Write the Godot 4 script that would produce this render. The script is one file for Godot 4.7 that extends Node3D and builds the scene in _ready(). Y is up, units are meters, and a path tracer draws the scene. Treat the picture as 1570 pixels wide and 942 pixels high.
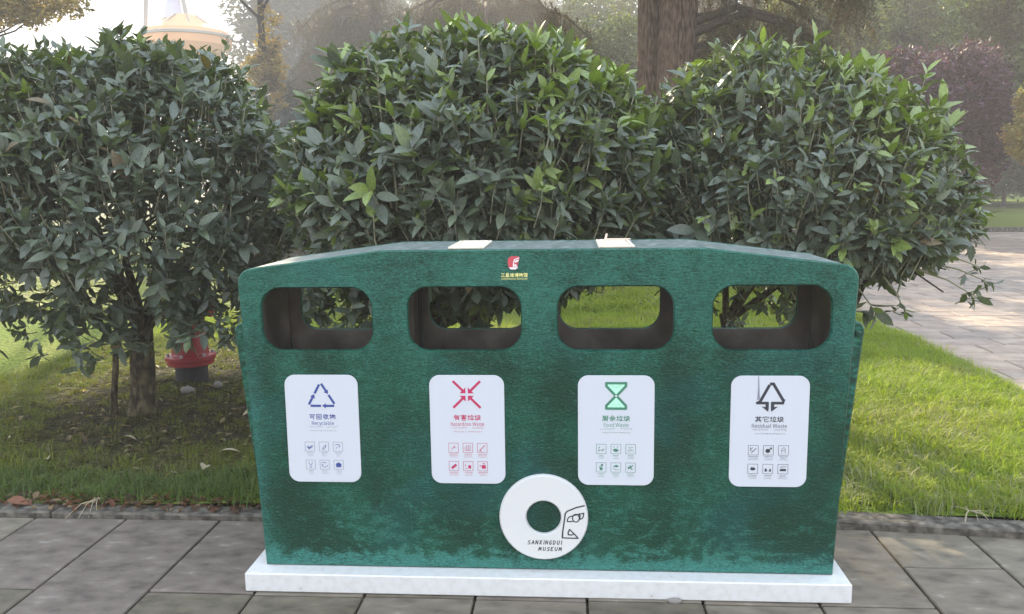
extends Node3D
# Four-way recycling bin on a slate pavement, clipped shrubs and a back-lit park behind.
# World: x right along the bin, y up, z towards the viewer; the bin's front plate lies at z = 0.

var rng := RandomNumberGenerator.new()
var M := {}
var SUN_DIR := Vector3.ZERO

# ------------------------------------------------------------------ mesh buffer
class Buf:
	var v := PackedVector3Array()
	var n := PackedVector3Array()
	var uv := PackedVector2Array()
	var c := PackedColorArray()
	var ix := PackedInt32Array()
	var col := Color.WHITE
	var xf := Transform3D.IDENTITY

	func vert(p: Vector3, nn: Vector3, u := Vector2.ZERO) -> int:
		v.append(xf * p)
		n.append((xf.basis * nn).normalized())
		uv.append(u)
		c.append(col)
		return v.size() - 1

	# wound so that the face shows towards its normals
	func face(a: int, b: int, d: int) -> void:
		var g := (v[b] - v[a]).cross(v[d] - v[a])
		if g.dot(n[a] + n[b] + n[d]) > 0.0:
			ix.append_array([a, d, b])
		else:
			ix.append_array([a, b, d])

	func tri(a: Vector3, b: Vector3, d: Vector3, nn: Vector3) -> void:
		face(vert(a, nn), vert(b, nn), vert(d, nn))

	func quad(a: Vector3, b: Vector3, d: Vector3, e: Vector3, nn: Vector3) -> void:
		var i := vert(a, nn, Vector2(0, 0))
		var j := vert(b, nn, Vector2(1, 0))
		var k := vert(d, nn, Vector2(1, 1))
		var l := vert(e, nn, Vector2(0, 1))
		face(i, j, k)
		face(i, k, l)

	func quad_auto(a: Vector3, b: Vector3, d: Vector3, e: Vector3, from: Vector3) -> void:
		var nn := (b - a).cross(d - a)
		if nn.length() < 1e-12:
			nn = (d - a).cross(e - a)
		nn = nn.normalized()
		if nn.dot((a + b + d + e) / 4.0 - from) < 0.0:
			nn = -nn
		quad(a, b, d, e, nn)

	func box(lo: Vector3, hi: Vector3, bev := 0.004) -> void:
		var m := (lo + hi) / 2.0
		var h := (hi - lo) / 2.0
		var b := minf(bev, minf(h.x, minf(h.y, h.z)) * 0.6)
		for ax in 3:
			for s: float in [-1.0, 1.0]:
				var p := []
				for q: Vector2 in [Vector2(-1, -1), Vector2(1, -1), Vector2(1, 1), Vector2(-1, 1)]:
					var w := Vector3.ZERO
					w[ax] = s * h[ax]
					w[(ax + 1) % 3] = q.x * (h[(ax + 1) % 3] - b)
					w[(ax + 2) % 3] = q.y * (h[(ax + 2) % 3] - b)
					p.append(m + w)
				var nn := Vector3.ZERO
				nn[ax] = s
				quad(p[0], p[1], p[2], p[3], nn)
		for ax in 3:
			var a1 := (ax + 1) % 3
			var a2 := (ax + 2) % 3
			for s: float in [-1.0, 1.0]:
				for t: float in [-1.0, 1.0]:
					var p := []
					for k in 4:
						var w := Vector3.ZERO
						w[ax] = (h[ax] - b) * (-1.0 if k == 0 or k == 3 else 1.0)
						w[a1] = s * (h[a1] - (b if k >= 2 else 0.0))
						w[a2] = t * (h[a2] - (0.0 if k >= 2 else b))
						p.append(m + w)
					var nn := Vector3.ZERO
					nn[a1] = s
					nn[a2] = t
					quad(p[0], p[1], p[2], p[3], nn.normalized())
		for sx: float in [-1.0, 1.0]:
			for sy: float in [-1.0, 1.0]:
				for sz: float in [-1.0, 1.0]:
					var s := Vector3(sx, sy, sz)
					var o := m + s * (h - Vector3(b, b, b))
					tri(o + Vector3(sx * b, 0, 0), o + Vector3(0, sy * b, 0), o + Vector3(0, 0, sz * b), s.normalized())

	func tube(pts: Array, rad: Array, sides := 6, cap := false) -> void:
		var up := Vector3(0.31, 0.2, 0.93).normalized()
		var rows := []
		var u: Vector3 = Vector3.ZERO
		for i in pts.size():
			var p: Vector3 = pts[i]
			var d: Vector3 = (pts[mini(i + 1, pts.size() - 1)] - pts[maxi(i - 1, 0)]).normalized()
			if i == 0:
				u = d.cross(up).normalized()
				if u.length() < 0.1:
					u = d.cross(Vector3.RIGHT).normalized()
			else:
				u = (u - d * u.dot(d)).normalized()
			var w := d.cross(u)
			var row := []
			for k in sides + 1:
				var a := TAU * k / sides
				var r := u * cos(a) + w * sin(a)
				row.append(vert(p + r * float(rad[i]), r, Vector2(float(k) / sides, float(i))))
			rows.append(row)
			if cap and (i == 0 or i == pts.size() - 1):
				var cn := -d if i == 0 else d
				var ci := vert(p, cn)
				var prev := vert(p + u * float(rad[i]), cn)
				for k in sides:
					var a := TAU * (k + 1) / sides
					var cur := vert(p + (u * cos(a) + w * sin(a)) * float(rad[i]), cn)
					face(ci, prev, cur)
					prev = cur
		for i in rows.size() - 1:
			for k in sides:
				face(rows[i][k], rows[i][k + 1], rows[i + 1][k + 1])
				face(rows[i][k], rows[i + 1][k + 1], rows[i + 1][k])

	# profile: Vector2(radius, height) from bottom to top, turned round the y axis
	func lathe(at: Vector3, profile: Array, sides := 24) -> void:
		for i in profile.size() - 1:
			var p: Vector2 = profile[i]
			var q: Vector2 = profile[i + 1]
			var t := (q - p).normalized()
			for k in sides:
				var a := TAU * k / sides
				var b := TAU * (k + 1) / sides
				var ra := Vector3(cos(a), 0, sin(a))
				var rb := Vector3(cos(b), 0, sin(b))
				var na := ra * t.y - Vector3.UP * t.x
				var nb := rb * t.y - Vector3.UP * t.x
				var i0 := vert(at + ra * p.x + Vector3.UP * p.y, na)
				var i1 := vert(at + rb * p.x + Vector3.UP * p.y, nb)
				var i2 := vert(at + rb * q.x + Vector3.UP * q.y, nb)
				var i3 := vert(at + ra * q.x + Vector3.UP * q.y, na)
				if p.x > 1e-6:
					face(i0, i1, i2)
				if q.x > 1e-6:
					face(i0, i2, i3)

	func mesh() -> ArrayMesh:
		var m := ArrayMesh.new()
		var a := []
		a.resize(Mesh.ARRAY_MAX)
		a[Mesh.ARRAY_VERTEX] = v
		a[Mesh.ARRAY_NORMAL] = n
		a[Mesh.ARRAY_TEX_UV] = uv
		a[Mesh.ARRAY_COLOR] = c
		a[Mesh.ARRAY_INDEX] = ix
		m.add_surface_from_arrays(Mesh.PRIMITIVE_TRIANGLES, a)
		return m

# ------------------------------------------------------------------ scene helpers
var taken := {}

func numbered(called: String, parent: Node) -> String:
	var key := str(parent.get_instance_id()) + called
	var k: int = taken.get(key, 0)
	taken[key] = k + 1
	return called if k == 0 else "%s_%03d" % [called, k]

func part(called: String, mesh: Mesh, mat: Material, parent: Node = self, label := "") -> MeshInstance3D:
	var o := MeshInstance3D.new()
	o.name = numbered(called, parent)
	o.mesh = mesh
	o.material_override = mat as Material
	parent.add_child(o, true)
	if label:
		o.set_meta("label", label)
	return o

func tag(o: Node, label: String, category: String, group := "") -> Node:
	o.set_meta("label", label)
	o.set_meta("category", category)
	if group:
		o.set_meta("group", group)
	return o

func thing(called: String, label: String, category: String, at := Vector3.ZERO, group := "") -> Node3D:
	var o := Node3D.new()
	o.name = numbered(called, self)
	add_child(o, true)
	o.position = at
	tag(o, label, category, group)
	return o

func setting(called: String, at := Vector3.ZERO) -> Node3D:
	var o := Node3D.new()
	o.name = numbered(called, self)
	add_child(o, true)
	o.position = at
	o.set_meta("kind", "structure")
	return o

func scatter(called: String, mesh: Mesh, mat: Material, xfs: Array, cols: Array, parent: Node = self) -> MultiMeshInstance3D:
	var mm := MultiMesh.new()
	mm.transform_format = MultiMesh.TRANSFORM_3D
	mm.use_colors = true
	mm.mesh = mesh
	mm.instance_count = xfs.size()
	for i in xfs.size():
		mm.set_instance_transform(i, xfs[i])
		mm.set_instance_color(i, cols[i])
	var o := MultiMeshInstance3D.new()
	o.name = numbered(called, parent)
	o.multimesh = mm
	o.material_override = mat
	parent.add_child(o, true)
	o.set_meta("kind", "stuff")
	return o

func lin(r: float, g: float, b: float) -> Color:      # a linear base colour as albedo_color
	return Color(r, g, b).linear_to_srgb()

func mat(called: String, base: Color, rough := 0.7, spec := 0.5) -> StandardMaterial3D:
	var m := StandardMaterial3D.new()
	m.resource_name = called
	m.albedo_color = base
	m.roughness = rough
	m.metallic_specular = spec
	M[called] = m
	return m

func noise(seed_: int, freq: float, octaves := 4, kind := FastNoiseLite.TYPE_SIMPLEX_SMOOTH) -> FastNoiseLite:
	var f := FastNoiseLite.new()
	f.seed = seed_
	f.noise_type = kind
	f.frequency = freq
	f.fractal_type = FastNoiseLite.FRACTAL_FBM if octaves > 1 else FastNoiseLite.FRACTAL_NONE
	f.fractal_octaves = octaves
	return f

func tile_grey(f: FastNoiseLite, size := 512) -> ImageTexture:
	var im := f.get_seamless_image(size, size)
	return ImageTexture.create_from_image(im)

# a seamless tile that runs through a colour ramp (colours given as sRGB)
func tile_ramp(f: FastNoiseLite, stops: Array, size := 512) -> ImageTexture:
	var im := f.get_seamless_image(size, size)
	var g := Gradient.new()
	var offs := PackedFloat32Array()
	var cs := PackedColorArray()
	for s in stops:
		offs.append(s[0])
		cs.append(s[1])
	g.offsets = offs
	g.colors = cs
	var lut := []
	for i in 256:
		lut.append(g.sample(i / 255.0))
	var out := Image.create(size, size, false, Image.FORMAT_RGB8)
	for y in size:
		for x in size:
			out.set_pixel(x, y, lut[int(im.get_pixel(x, y).r * 255.0)])
	return ImageTexture.create_from_image(out)

func relief(m: StandardMaterial3D, t: Texture2D, cm: float, scale := Vector3.ONE) -> void:
	m.heightmap_enabled = true
	m.heightmap_texture = t
	m.heightmap_scale = cm
	m.uv1_triplanar = true
	m.uv1_world_triplanar = true
	m.uv1_scale = scale

func jit(a: float) -> float:
	return rng.randf_range(-a, a)

func rdir() -> Vector3:
	var z := rng.randf_range(-1, 1)
	var a := rng.randf() * TAU
	var r := sqrt(1 - z * z)
	return Vector3(r * cos(a), z, r * sin(a))

# ------------------------------------------------------------------ _ready
func _ready() -> void:
	rng.seed = 20240611
	camera_and_light()
	materials()
	ground_and_lawn()
	pavement()
	kerbs()
	park_path()
	background()
	glare_mist()
	shrubs()
	grass()
	hydrant()
	bin()
	small_things()

func camera_and_light() -> void:
	var cam := Camera3D.new()
	cam.name = "camera"
	add_child(cam)
	cam.position = Vector3(0.1017, 1.45, 2.796)
	cam.rotation = Vector3(-0.1496, 0.0711, -0.0143)
	cam.fov = rad_to_deg(2.0 * atan(471.0 / 1269.0))
	cam.near = 0.05
	cam.far = 900.0
	cam.current = true
	var env := Environment.new()
	env.background_mode = Environment.BG_SKY
	var sky := ProceduralSkyMaterial.new()
	sky.sky_top_color = Color(0.76, 0.82, 0.90)
	sky.sky_horizon_color = Color(0.95, 0.95, 0.96)
	sky.sky_curve = 0.18
	sky.ground_bottom_color = Color(0.25, 0.27, 0.22)
	sky.ground_horizon_color = Color(0.55, 0.58, 0.55)
	sky.sun_angle_max = 45.0
	sky.sun_curve = 0.12
	sky.sky_energy_multiplier = 1.0
	var s := Sky.new()
	s.sky_material = sky
	env.sky = s
	env.tonemap_mode = Environment.TONE_MAPPER_LINEAR
	env.tonemap_exposure = 3.6
	env.fog_enabled = true
	env.fog_light_color = Color(1.0, 0.97, 0.93)
	env.fog_density = 0.005
	env.volumetric_fog_enabled = true
	env.volumetric_fog_density = 0.0
	env.sdfgi_enabled = true
	env.ssao_enabled = true
	env.ssil_enabled = true
	var we := WorldEnvironment.new()
	we.name = "world_environment"
	we.environment = env
	add_child(we)
	var sun := DirectionalLight3D.new()
	sun.name = "sun"
	sun.light_color = Color(1.0, 0.93, 0.80)
	sun.light_energy = 1.6
	sun.light_angular_distance = 0.5
	sun.shadow_enabled = true
	add_child(sun)
	var az := deg_to_rad(-23.0)
	var el := deg_to_rad(25.0)
	SUN_DIR = Vector3(sin(az) * cos(el), sin(el), -cos(az) * cos(el))
	sun.look_at_from_position(SUN_DIR * 50.0, Vector3.ZERO, Vector3.UP)

func glare_mist() -> void:
	# added mist volume imitating sun glare over the lawns beyond the shrubs
	var f := FogVolume.new()
	f.name = "glare_mist"
	f.size = Vector3(60, 12, 58)
	f.position = Vector3(-30.2, 5.9, -32.6)
	var fm := FogMaterial.new()
	fm.density = 0.012
	fm.albedo = Color(1.0, 0.98, 0.95)
	f.material = fm
	add_child(f, true)
	tag(f, "added glare veil, thin mist over the lawns on the sunny left side", "glare_mist")
	f.set_meta("kind", "stuff")

func materials() -> void:
	# hammered and brushed green paint
	var fine := noise(3, 0.035, 4)
	var paint_relief := tile_grey(fine, 512)
	var paint := mat("green_paint", Color.WHITE, 0.42, 0.42)
	paint.albedo_texture = tile_ramp(noise(8, 0.012, 5), [[0.25, Color(0.02, 0.21, 0.155)], [0.5, Color(0.04, 0.28, 0.21)], [0.68, Color(0.09, 0.36, 0.29)], [0.85, Color(0.18, 0.46, 0.39)]], 512)
	relief(paint, paint_relief, 0.10, Vector3(3.0, 6.0, 3.0))
	var pan := mat("green_panel_paint", Color.WHITE, 0.45, 0.36)
	pan.albedo_texture = panel_paint()
	pan.heightmap_enabled = true
	pan.heightmap_texture = panel_relief()
	pan.heightmap_scale = 0.38
	var dust := mat("dusty_sheen_paint", Color.WHITE, 0.36, 0.5)
	dust.albedo_texture = tile_ramp(noise(14, 0.02, 5), [[0.2, Color(0.33, 0.39, 0.37)], [0.5, Color(0.45, 0.49, 0.475)], [0.8, Color(0.58, 0.60, 0.59)]], 512)  # pale greys carry dust plus the sky sheen of the top
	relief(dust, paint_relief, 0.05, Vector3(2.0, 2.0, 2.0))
	var inner := mat("liner_grey", Color.WHITE, 0.55)
	inner.albedo_texture = tile_ramp(noise(12, 0.01, 4), [[0.2, Color(0.26, 0.23, 0.21)], [0.55, Color(0.36, 0.33, 0.30)], [0.85, Color(0.44, 0.41, 0.38)]], 256)
	inner.uv1_triplanar = true
	inner.uv1_world_triplanar = true
	inner.uv1_scale = Vector3(1.3, 1.3, 1.3)
	# white painted plinth with scuffs
	var white := mat("white_plinth_paint", Color.WHITE, 0.55)
	white.albedo_texture = tile_ramp(noise(21, 0.06, 5), [[0.04, Color(0.60, 0.57, 0.53)], [0.10, Color(0.78, 0.77, 0.755)], [0.5, Color(0.805, 0.80, 0.79)], [0.9, Color(0.82, 0.815, 0.81)]], 512)
	relief(white, paint_relief, 0.02, Vector3(0.8, 0.8, 0.8))
	mat("sign_white", lin(0.565, 0.585, 0.625), 0.38)
	mat("medallion_white", lin(0.63, 0.625, 0.61), 0.45)
	mat("print_blue", lin(0.040, 0.065, 0.25), 0.6)
	mat("print_red", lin(0.48, 0.02, 0.09), 0.6)
	mat("print_green", lin(0.05, 0.20, 0.12), 0.6)
	mat("print_pale_green", lin(0.45, 0.85, 0.60), 0.6)
	mat("print_black", lin(0.03, 0.03, 0.04), 0.6)
	mat("print_grey", lin(0.22, 0.23, 0.28), 0.6)
	mat("print_gold", lin(0.75, 0.70, 0.25), 0.6)
	mat("emblem_red", lin(0.52, 0.06, 0.08), 0.5)
	mat("emblem_white", lin(0.85, 0.78, 0.78), 0.5)
	mat("tray_cream", lin(0.72, 0.64, 0.52), 0.45)
	mat("ash_sand", lin(0.42, 0.36, 0.28), 0.95)
	mat("butt_paper", lin(0.75, 0.55, 0.45), 0.8)
	mat("dark_gap", lin(0.012, 0.012, 0.012), 0.9)
	# slate
	var slate_h := tile_grey(noise(31, 0.012, 6), 512)
	for k in 4:
		var b: float = [0.88, 0.97, 1.06, 0.93][k]
		var sl := mat("slate_%d" % k, Color(b, b * [1.0, 0.99, 1.01, 0.98][k], b * [0.98, 1.0, 0.95, 1.02][k]).clamp(), 0.72, 0.35)
		sl.albedo_texture = tile_ramp(noise(33 + k, 0.009, 5), [[0.08, Color(0.350, 0.325, 0.282)], [0.4, Color(0.432, 0.402, 0.350)], [0.65, Color(0.457, 0.426, 0.370)], [0.85, Color(0.492, 0.461, 0.405)], [0.97, Color(0.585, 0.56, 0.51)]], 512)
		relief(sl, slate_h, 0.35, Vector3(1.3, 1.3, 2.2))
		sl.uv1_offset = Vector3(k * 0.37, 0, k * 0.21)
	var kb := mat("kerb_stone", Color.WHITE, 0.85, 0.3)
	kb.albedo_texture = tile_ramp(noise(41, 0.02, 5), [[0.2, Color(0.25, 0.235, 0.21)], [0.5, Color(0.36, 0.34, 0.31)], [0.8, Color(0.45, 0.425, 0.385)]], 256)
	relief(kb, slate_h, 0.6, Vector3(2.5, 2.5, 2.5))
	for k in 3:
		var pv := mat("path_stone_%d" % k, [Color(0.95, 0.94, 0.94), Color(1.0, 0.98, 0.96), Color(0.86, 0.86, 0.87)][k], 0.7, 0.4)
		pv.albedo_texture = tile_ramp(noise(45 + k, 0.01, 5), [[0.2, Color(0.55, 0.495, 0.45)], [0.5, Color(0.60, 0.545, 0.495)], [0.8, Color(0.65, 0.595, 0.54)]], 256)
		relief(pv, slate_h, 0.25, Vector3(1.2, 1.2, 1.2))
	var soil := mat("soil", lin(0.06, 0.045, 0.032), 0.95, 0.2)
	var clods := tile_grey(noise(51, 0.03, 5), 512)
	relief(soil, clods, 3.0, Vector3(1.5, 1.5, 1.5))
	var lawn := mat("lawn_turf", Color.WHITE, 0.95, 0.2)
	lawn.vertex_color_use_as_albedo = true
	lawn.albedo_texture = tile_ramp(noise(52, 0.05, 5), [[0.2, Color(0.62, 0.62, 0.60)], [0.5, Color(0.85, 0.85, 0.85)], [0.8, Color(1, 1, 0.97)]], 512)
	relief(lawn, clods, 4.0, Vector3(0.9, 0.9, 0.9))
	# living things: the colour comes with each copy
	var leaf_tex := leaf_texture()
	var lf := mat("shrub_leaf", Color.WHITE, 0.45, 0.62)
	lf.vertex_color_use_as_albedo = true
	lf.albedo_texture = leaf_tex
	lf.backlight_enabled = true
	lf.backlight = Color(0.72, 0.78, 0.30)
	for k in 7:
		var one := mat("shrub_leaf_%d" % k, leaf_colour(k).linear_to_srgb(), 0.45, 0.62)
		one.albedo_texture = leaf_tex
		one.backlight_enabled = true
		one.backlight = Color(0.72, 0.78, 0.30)
	var gr := mat("grass_blade", Color.WHITE, 0.55, 0.4)
	gr.vertex_color_use_as_albedo = true
	gr.backlight_enabled = true
	gr.backlight = Color(0.95, 1.0, 0.40)
	var tl := mat("tree_leaf", Color.WHITE, 0.6, 0.4)
	tl.vertex_color_use_as_albedo = true
	tl.backlight_enabled = true
	tl.backlight = Color(0.80, 0.80, 0.45)
	var bark := mat("cedar_bark", Color.WHITE, 0.9, 0.2)
	bark.albedo_texture = tile_ramp(noise(61, 0.02, 5), [[0.25, Color(0.20, 0.15, 0.13)], [0.5, Color(0.37, 0.30, 0.265)], [0.75, Color(0.49, 0.41, 0.36)]], 512)
	relief(bark, tile_grey(noise(62, 0.03, 4), 512), 6.0, Vector3(2.6, 0.45, 2.6))
	var sb := mat("shrub_bark", Color.WHITE, 0.85, 0.25)
	sb.albedo_texture = tile_ramp(noise(64, 0.02, 5), [[0.25, Color(0.16, 0.14, 0.11)], [0.5, Color(0.29, 0.26, 0.20)], [0.78, Color(0.42, 0.39, 0.30)]], 256)
	relief(sb, clods, 1.2, Vector3(4, 2, 4))
	mat("twig_bark", lin(0.30, 0.29, 0.20), 0.8, 0.3)
	mat("tree_bark", lin(0.06, 0.045, 0.035), 0.9, 0.2)
	mat("hydrant_red", lin(0.23, 0.010, 0.017), 0.42, 0.5)
	mat("hydrant_black", lin(0.02, 0.02, 0.022), 0.6, 0.4)
	mat("steel_grey", lin(0.30, 0.29, 0.28), 0.5, 0.5)
	mat("canopy_orange", lin(0.80, 0.42, 0.22), 0.7, 0.3)
	mat("spire_pale", lin(0.55, 0.55, 0.70), 0.6, 0.3)
	mat("lamp_black", lin(0.03, 0.028, 0.03), 0.5, 0.5)
	mat("lamp_band", lin(0.6, 0.58, 0.55), 0.5, 0.5)
	mat("dry_leaf", lin(0.42, 0.36, 0.24), 0.8, 0.3)
	mat("litter_brown", lin(0.16, 0.075, 0.045), 0.85, 0.3)
	mat("pebble_grey", lin(0.22, 0.20, 0.18), 0.85, 0.3)

func leaf_colour(k: int) -> Color:
	return [Color(0.150, 0.185, 0.138), Color(0.170, 0.212, 0.152), Color(0.192, 0.238, 0.160), Color(0.160, 0.200, 0.165), Color(0.20, 0.27, 0.115), Color(0.28, 0.37, 0.10), Color(0.24, 0.17, 0.09)][k]

func leaf_texture() -> ImageTexture:
	var im := Image.create(64, 128, false, Image.FORMAT_RGB8)
	var f := noise(71, 0.05, 3)
	for y in 128:
		for x in 64:
			var u := absf(x - 31.5) / 32.0
			var b := 0.84 + 0.10 * f.get_noise_2d(x, y)
			var vein := absf(fposmod(y * 0.11 + u * 2.2, 1.0) - 0.5)
			b += 0.06 * smoothstep(0.42, 0.5, vein)
			b += 0.16 * (1.0 - smoothstep(0.02, 0.08, u))
			im.set_pixel(x, y, Color(b, b, b * 0.97).clamp())
	return ImageTexture.create_from_image(im)

# paint of the front plate: dark green glazed over teal, teal left showing in strokes, along the foot and the left edge
func panel_paint() -> ImageTexture:
	var w := 1024
	var h := 576
	var im := Image.create(w, h, false, Image.FORMAT_RGB8)
	var big := noise(81, 1.0, 4)
	var mid := noise(82, 1.0, 4)
	var fine := noise(83, 1.0, 3)
	var dark := Color(0.002, 0.038, 0.019)
	var green := Color(0.003, 0.062, 0.032)
	var blue := Color(0.005, 0.064, 0.052)
	var teal := Color(0.030, 0.150, 0.108)
	for y in h:
		var v := float(y) / h
		for x in w:
			var u := float(x) / w
			var a := big.get_noise_2d(u * 6.0, v * 3.5)
			var brush := big.get_noise_2d(u * 9.0 + 70.0, v * 1.6)          # broad upright strokes
			var b := mid.get_noise_2d(u * 30.0 + a * 1.5, v * 26.0)
			var c := fine.get_noise_2d(u * 150.0 + b * 2.0, v * 190.0)
			var col := dark.lerp(green, clampf(0.5 + a * 1.2 + brush * 0.8, 0, 1))
			col = col.lerp(blue, clampf(big.get_noise_2d(u * 4.0 + 40.0, v * 3.0 + 9.0) * 1.6 - 0.1, 0, 0.8))
			var t := 0.08 + a * 0.30 + brush * 0.45 + b * 0.5 + c * 1.1
			t += 0.85 * smoothstep(0.46, 0.10, v)                            # more teal towards the top
			t += 1.15 * smoothstep(0.925, 0.975, v + b * 0.03)               # and in a band along the foot
			t += 0.55 * smoothstep(0.70, 0.90, v) * smoothstep(0.05, 0.35, b + a * 0.5)
			t += 0.95 * smoothstep(0.06, 0.0, u + b * 0.025) * smoothstep(0.15, 0.5, v)
			col = col.lerp(teal, clampf(t * 0.60 - 0.03, 0.0, 0.92))
			var worn := smoothstep(0.935, 0.978, v + b * 0.03 + c * 0.012) + 0.7 * smoothstep(0.045, 0.0, u + b * 0.025 + c * 0.012) * smoothstep(0.2, 0.55, v)
			col = col.lerp(Color(0.042, 0.205, 0.180), clampf(worn * (0.46 + c * 0.6), 0.0, 0.95))
			col = col * (0.92 + c * 0.28)
			im.set_pixel(x, y, Color(col.r, col.g, col.b).clamp().linear_to_srgb())
	# thin scratches and pale chips of a bin in use
	var g := RandomNumberGenerator.new()
	g.seed = 88
	for i in 46:
		var p := Vector2(g.randf() * w, g.randf() * h)
		var d := Vector2(g.randf_range(-1, 1), g.randf_range(-0.4, 0.4)).normalized()
		var n := g.randi_range(3, 26)
		var tone := Color(0.16, 0.42, 0.37) if g.randf() < 0.75 else Color(0.55, 0.62, 0.58)
		for k in n if tone.r < 0.3 else mini(n, 4):
			var q := p + d * k
			if q.x >= 0 and q.x < w and q.y >= 0 and q.y < h:
				im.set_pixel(int(q.x), int(q.y), im.get_pixel(int(q.x), int(q.y)).lerp(tone, 0.6))
	return ImageTexture.create_from_image(im)

func panel_relief() -> ImageTexture:
	var w := 2048
	var h := 1152
	var im := Image.create(w, h, false, Image.FORMAT_L8)
	var a := noise(91, 1.0, 3)
	var b := noise(92, 1.0, 2)
	for y in h:
		for x in w:
			var u := x / float(w)
			var v := y / float(h)
			var q := a.get_noise_2d(u * 95.0, v * 95.0)
			var r := b.get_noise_2d(u * 190.0 + q * 4.0, v * 260.0)
			var z := 0.5 + 0.25 * q + 0.35 * (1.0 - absf(r) * 2.2) - 0.2
			im.set_pixel(x, y, Color(z, z, z).clamp())
	return ImageTexture.create_from_image(im)

# ------------------------------------------------------------------ ground
const PATH_X := 3.05
const PATH_FAR := -19.4

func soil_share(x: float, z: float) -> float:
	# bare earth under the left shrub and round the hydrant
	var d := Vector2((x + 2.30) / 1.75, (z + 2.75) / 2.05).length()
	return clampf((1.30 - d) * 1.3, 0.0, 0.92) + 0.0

func lawn_height(x: float, z: float) -> float:
	var near := smoothstep(14.0, 6.0, Vector2(x, z).length())
	return 0.028 + near * 0.018 * (sin(x * 2.7 + z * 1.3) * 0.5 + sin(x * 6.1 - z * 4.7) * 0.3)

func ground_and_lawn() -> void:
	var b := Buf.new()
	b.quad(Vector3(-320, -0.05, 120), Vector3(320, -0.05, 120), Vector3(320, -0.05, -420), Vector3(-320, -0.05, -420), Vector3.UP)
	part("ground", b.mesh(), M.soil).set_meta("kind", "structure")
	var xs := [-300.0, -120.0, -60.0, -30.0, -16.0, -9.0]
	for i in 49:
		xs.append(-6.0 + i * 0.1875)
	xs.append_array([PATH_X, 14.0, 30.0, 60.0, 120.0, 300.0])
	var zs := [-400.0, -160.0, -80.0, -50.0, -30.0, PATH_FAR, -14.0, -11.0, -9.0]
	for i in 42:
		zs.append(-7.5 + i * 0.16)
	zs.append(-0.66)
	var g := noise(101, 0.6, 3)
	b = Buf.new()
	for i in xs.size() - 1:
		for j in zs.size() - 1:
			if xs[i] >= PATH_X - 0.01 and zs[j] >= PATH_FAR - 0.01:
				continue
			var ids := []
			for q: Vector2 in [Vector2(xs[i], zs[j]), Vector2(xs[i + 1], zs[j]), Vector2(xs[i + 1], zs[j + 1]), Vector2(xs[i], zs[j + 1])]:
				var e := 0.05
				var nn := Vector3(lawn_height(q.x - e, q.y) - lawn_height(q.x + e, q.y), 2 * e, lawn_height(q.x, q.y - e) - lawn_height(q.x, q.y + e)).normalized()
				var s := soil_share(q.x, q.y)
				var n1 := g.get_noise_2d(q.x, q.y)
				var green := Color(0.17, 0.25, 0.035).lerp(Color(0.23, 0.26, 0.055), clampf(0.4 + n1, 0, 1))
				b.col = green.lerp(Color(0.052, 0.038, 0.026), s)  # earth tone darkened further for the shade lying on it
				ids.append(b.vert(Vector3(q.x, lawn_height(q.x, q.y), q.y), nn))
			b.face(ids[0], ids[1], ids[2])
			b.face(ids[0], ids[2], ids[3])
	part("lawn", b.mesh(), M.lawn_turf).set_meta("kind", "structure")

func slab_mesh(w: float, d: float, h := 0.05, bev := 0.004) -> ArrayMesh:
	var b := Buf.new()
	b.box(Vector3(-w / 2, -h, -d / 2), Vector3(w / 2, 0, d / 2), bev)
	return b.mesh()

func pavement() -> void:
	var root := setting("pavement")
	var b := Buf.new()
	b.quad(Vector3(-14, -0.022, 14), Vector3(20, -0.022, 14), Vector3(20, -0.022, -0.60), Vector3(-14, -0.022, -0.60), Vector3.UP)
	part("joint_bed", b.mesh(), M.soil, root)
	var edges := [-3.96, -3.54, -3.12, -2.70, -2.28, -1.86, -1.435, -1.04, -0.637, -0.238, 0.157, 0.558, 0.955, 1.343, 1.711, 2.10, 2.50, 2.90, 3.30]
	var shared := {}
	for i in edges.size() - 1:
		var x0: float = edges[i]
		var x1: float = edges[i + 1]
		var first := 0.078 if i % 2 == 0 else 0.085
		if i == 13:
			first = -0.225
		elif i == 5:
			first = 0.36
		elif i == 15:
			first = -0.20
		var lines := [-0.56, first]
		while lines[-1] < 2.6:
			lines.append(lines[-1] + 0.62)
		for j in lines.size() - 1:
			var w := x1 - x0 - 0.009
			var d: float = lines[j + 1] - lines[j] - 0.009
			var key := "%.3f_%.3f" % [w, d]
			if not shared.has(key):
				shared[key] = slab_mesh(w, d)
			var o := part("slab", shared[key], M["slate_%d" % rng.randi_range(0, 3)], root)
			o.position = Vector3((x0 + x1) / 2, jit(0.0016), (lines[j] + lines[j + 1]) / 2)
			o.rotation = Vector3(jit(0.003), 0, jit(0.003))

func kerbs() -> void:
	var k := setting("kerb")
	# left run, low and half buried; right run, a small step that turns slightly towards the viewer
	var x := -4.2
	while x < 1.05:
		var l := 0.98
		var b := Buf.new()
		b.box(Vector3(-l / 2, -0.06, -0.10), Vector3(l / 2, 0.026, 0.0), 0.007)
		var o := part("kerb_stone", b.mesh(), M.kerb_stone, k)
		o.position = Vector3(x + 0.5, jit(0.002), -0.562)
		x += 0.988
	var p := Vector3(1.13, 0, -0.578)
	var a := 0.112
	for i in 4:
		var l := 0.97
		var b := Buf.new()
		b.box(Vector3(0, -0.06, -0.115), Vector3(l, 0.036, 0.0), 0.007)
		var o := part("kerb_stone", b.mesh(), M.kerb_stone, k)
		o.position = p
		o.rotation.y = -a
		p += Vector3(cos(a), 0, sin(a)) * 0.978

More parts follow.
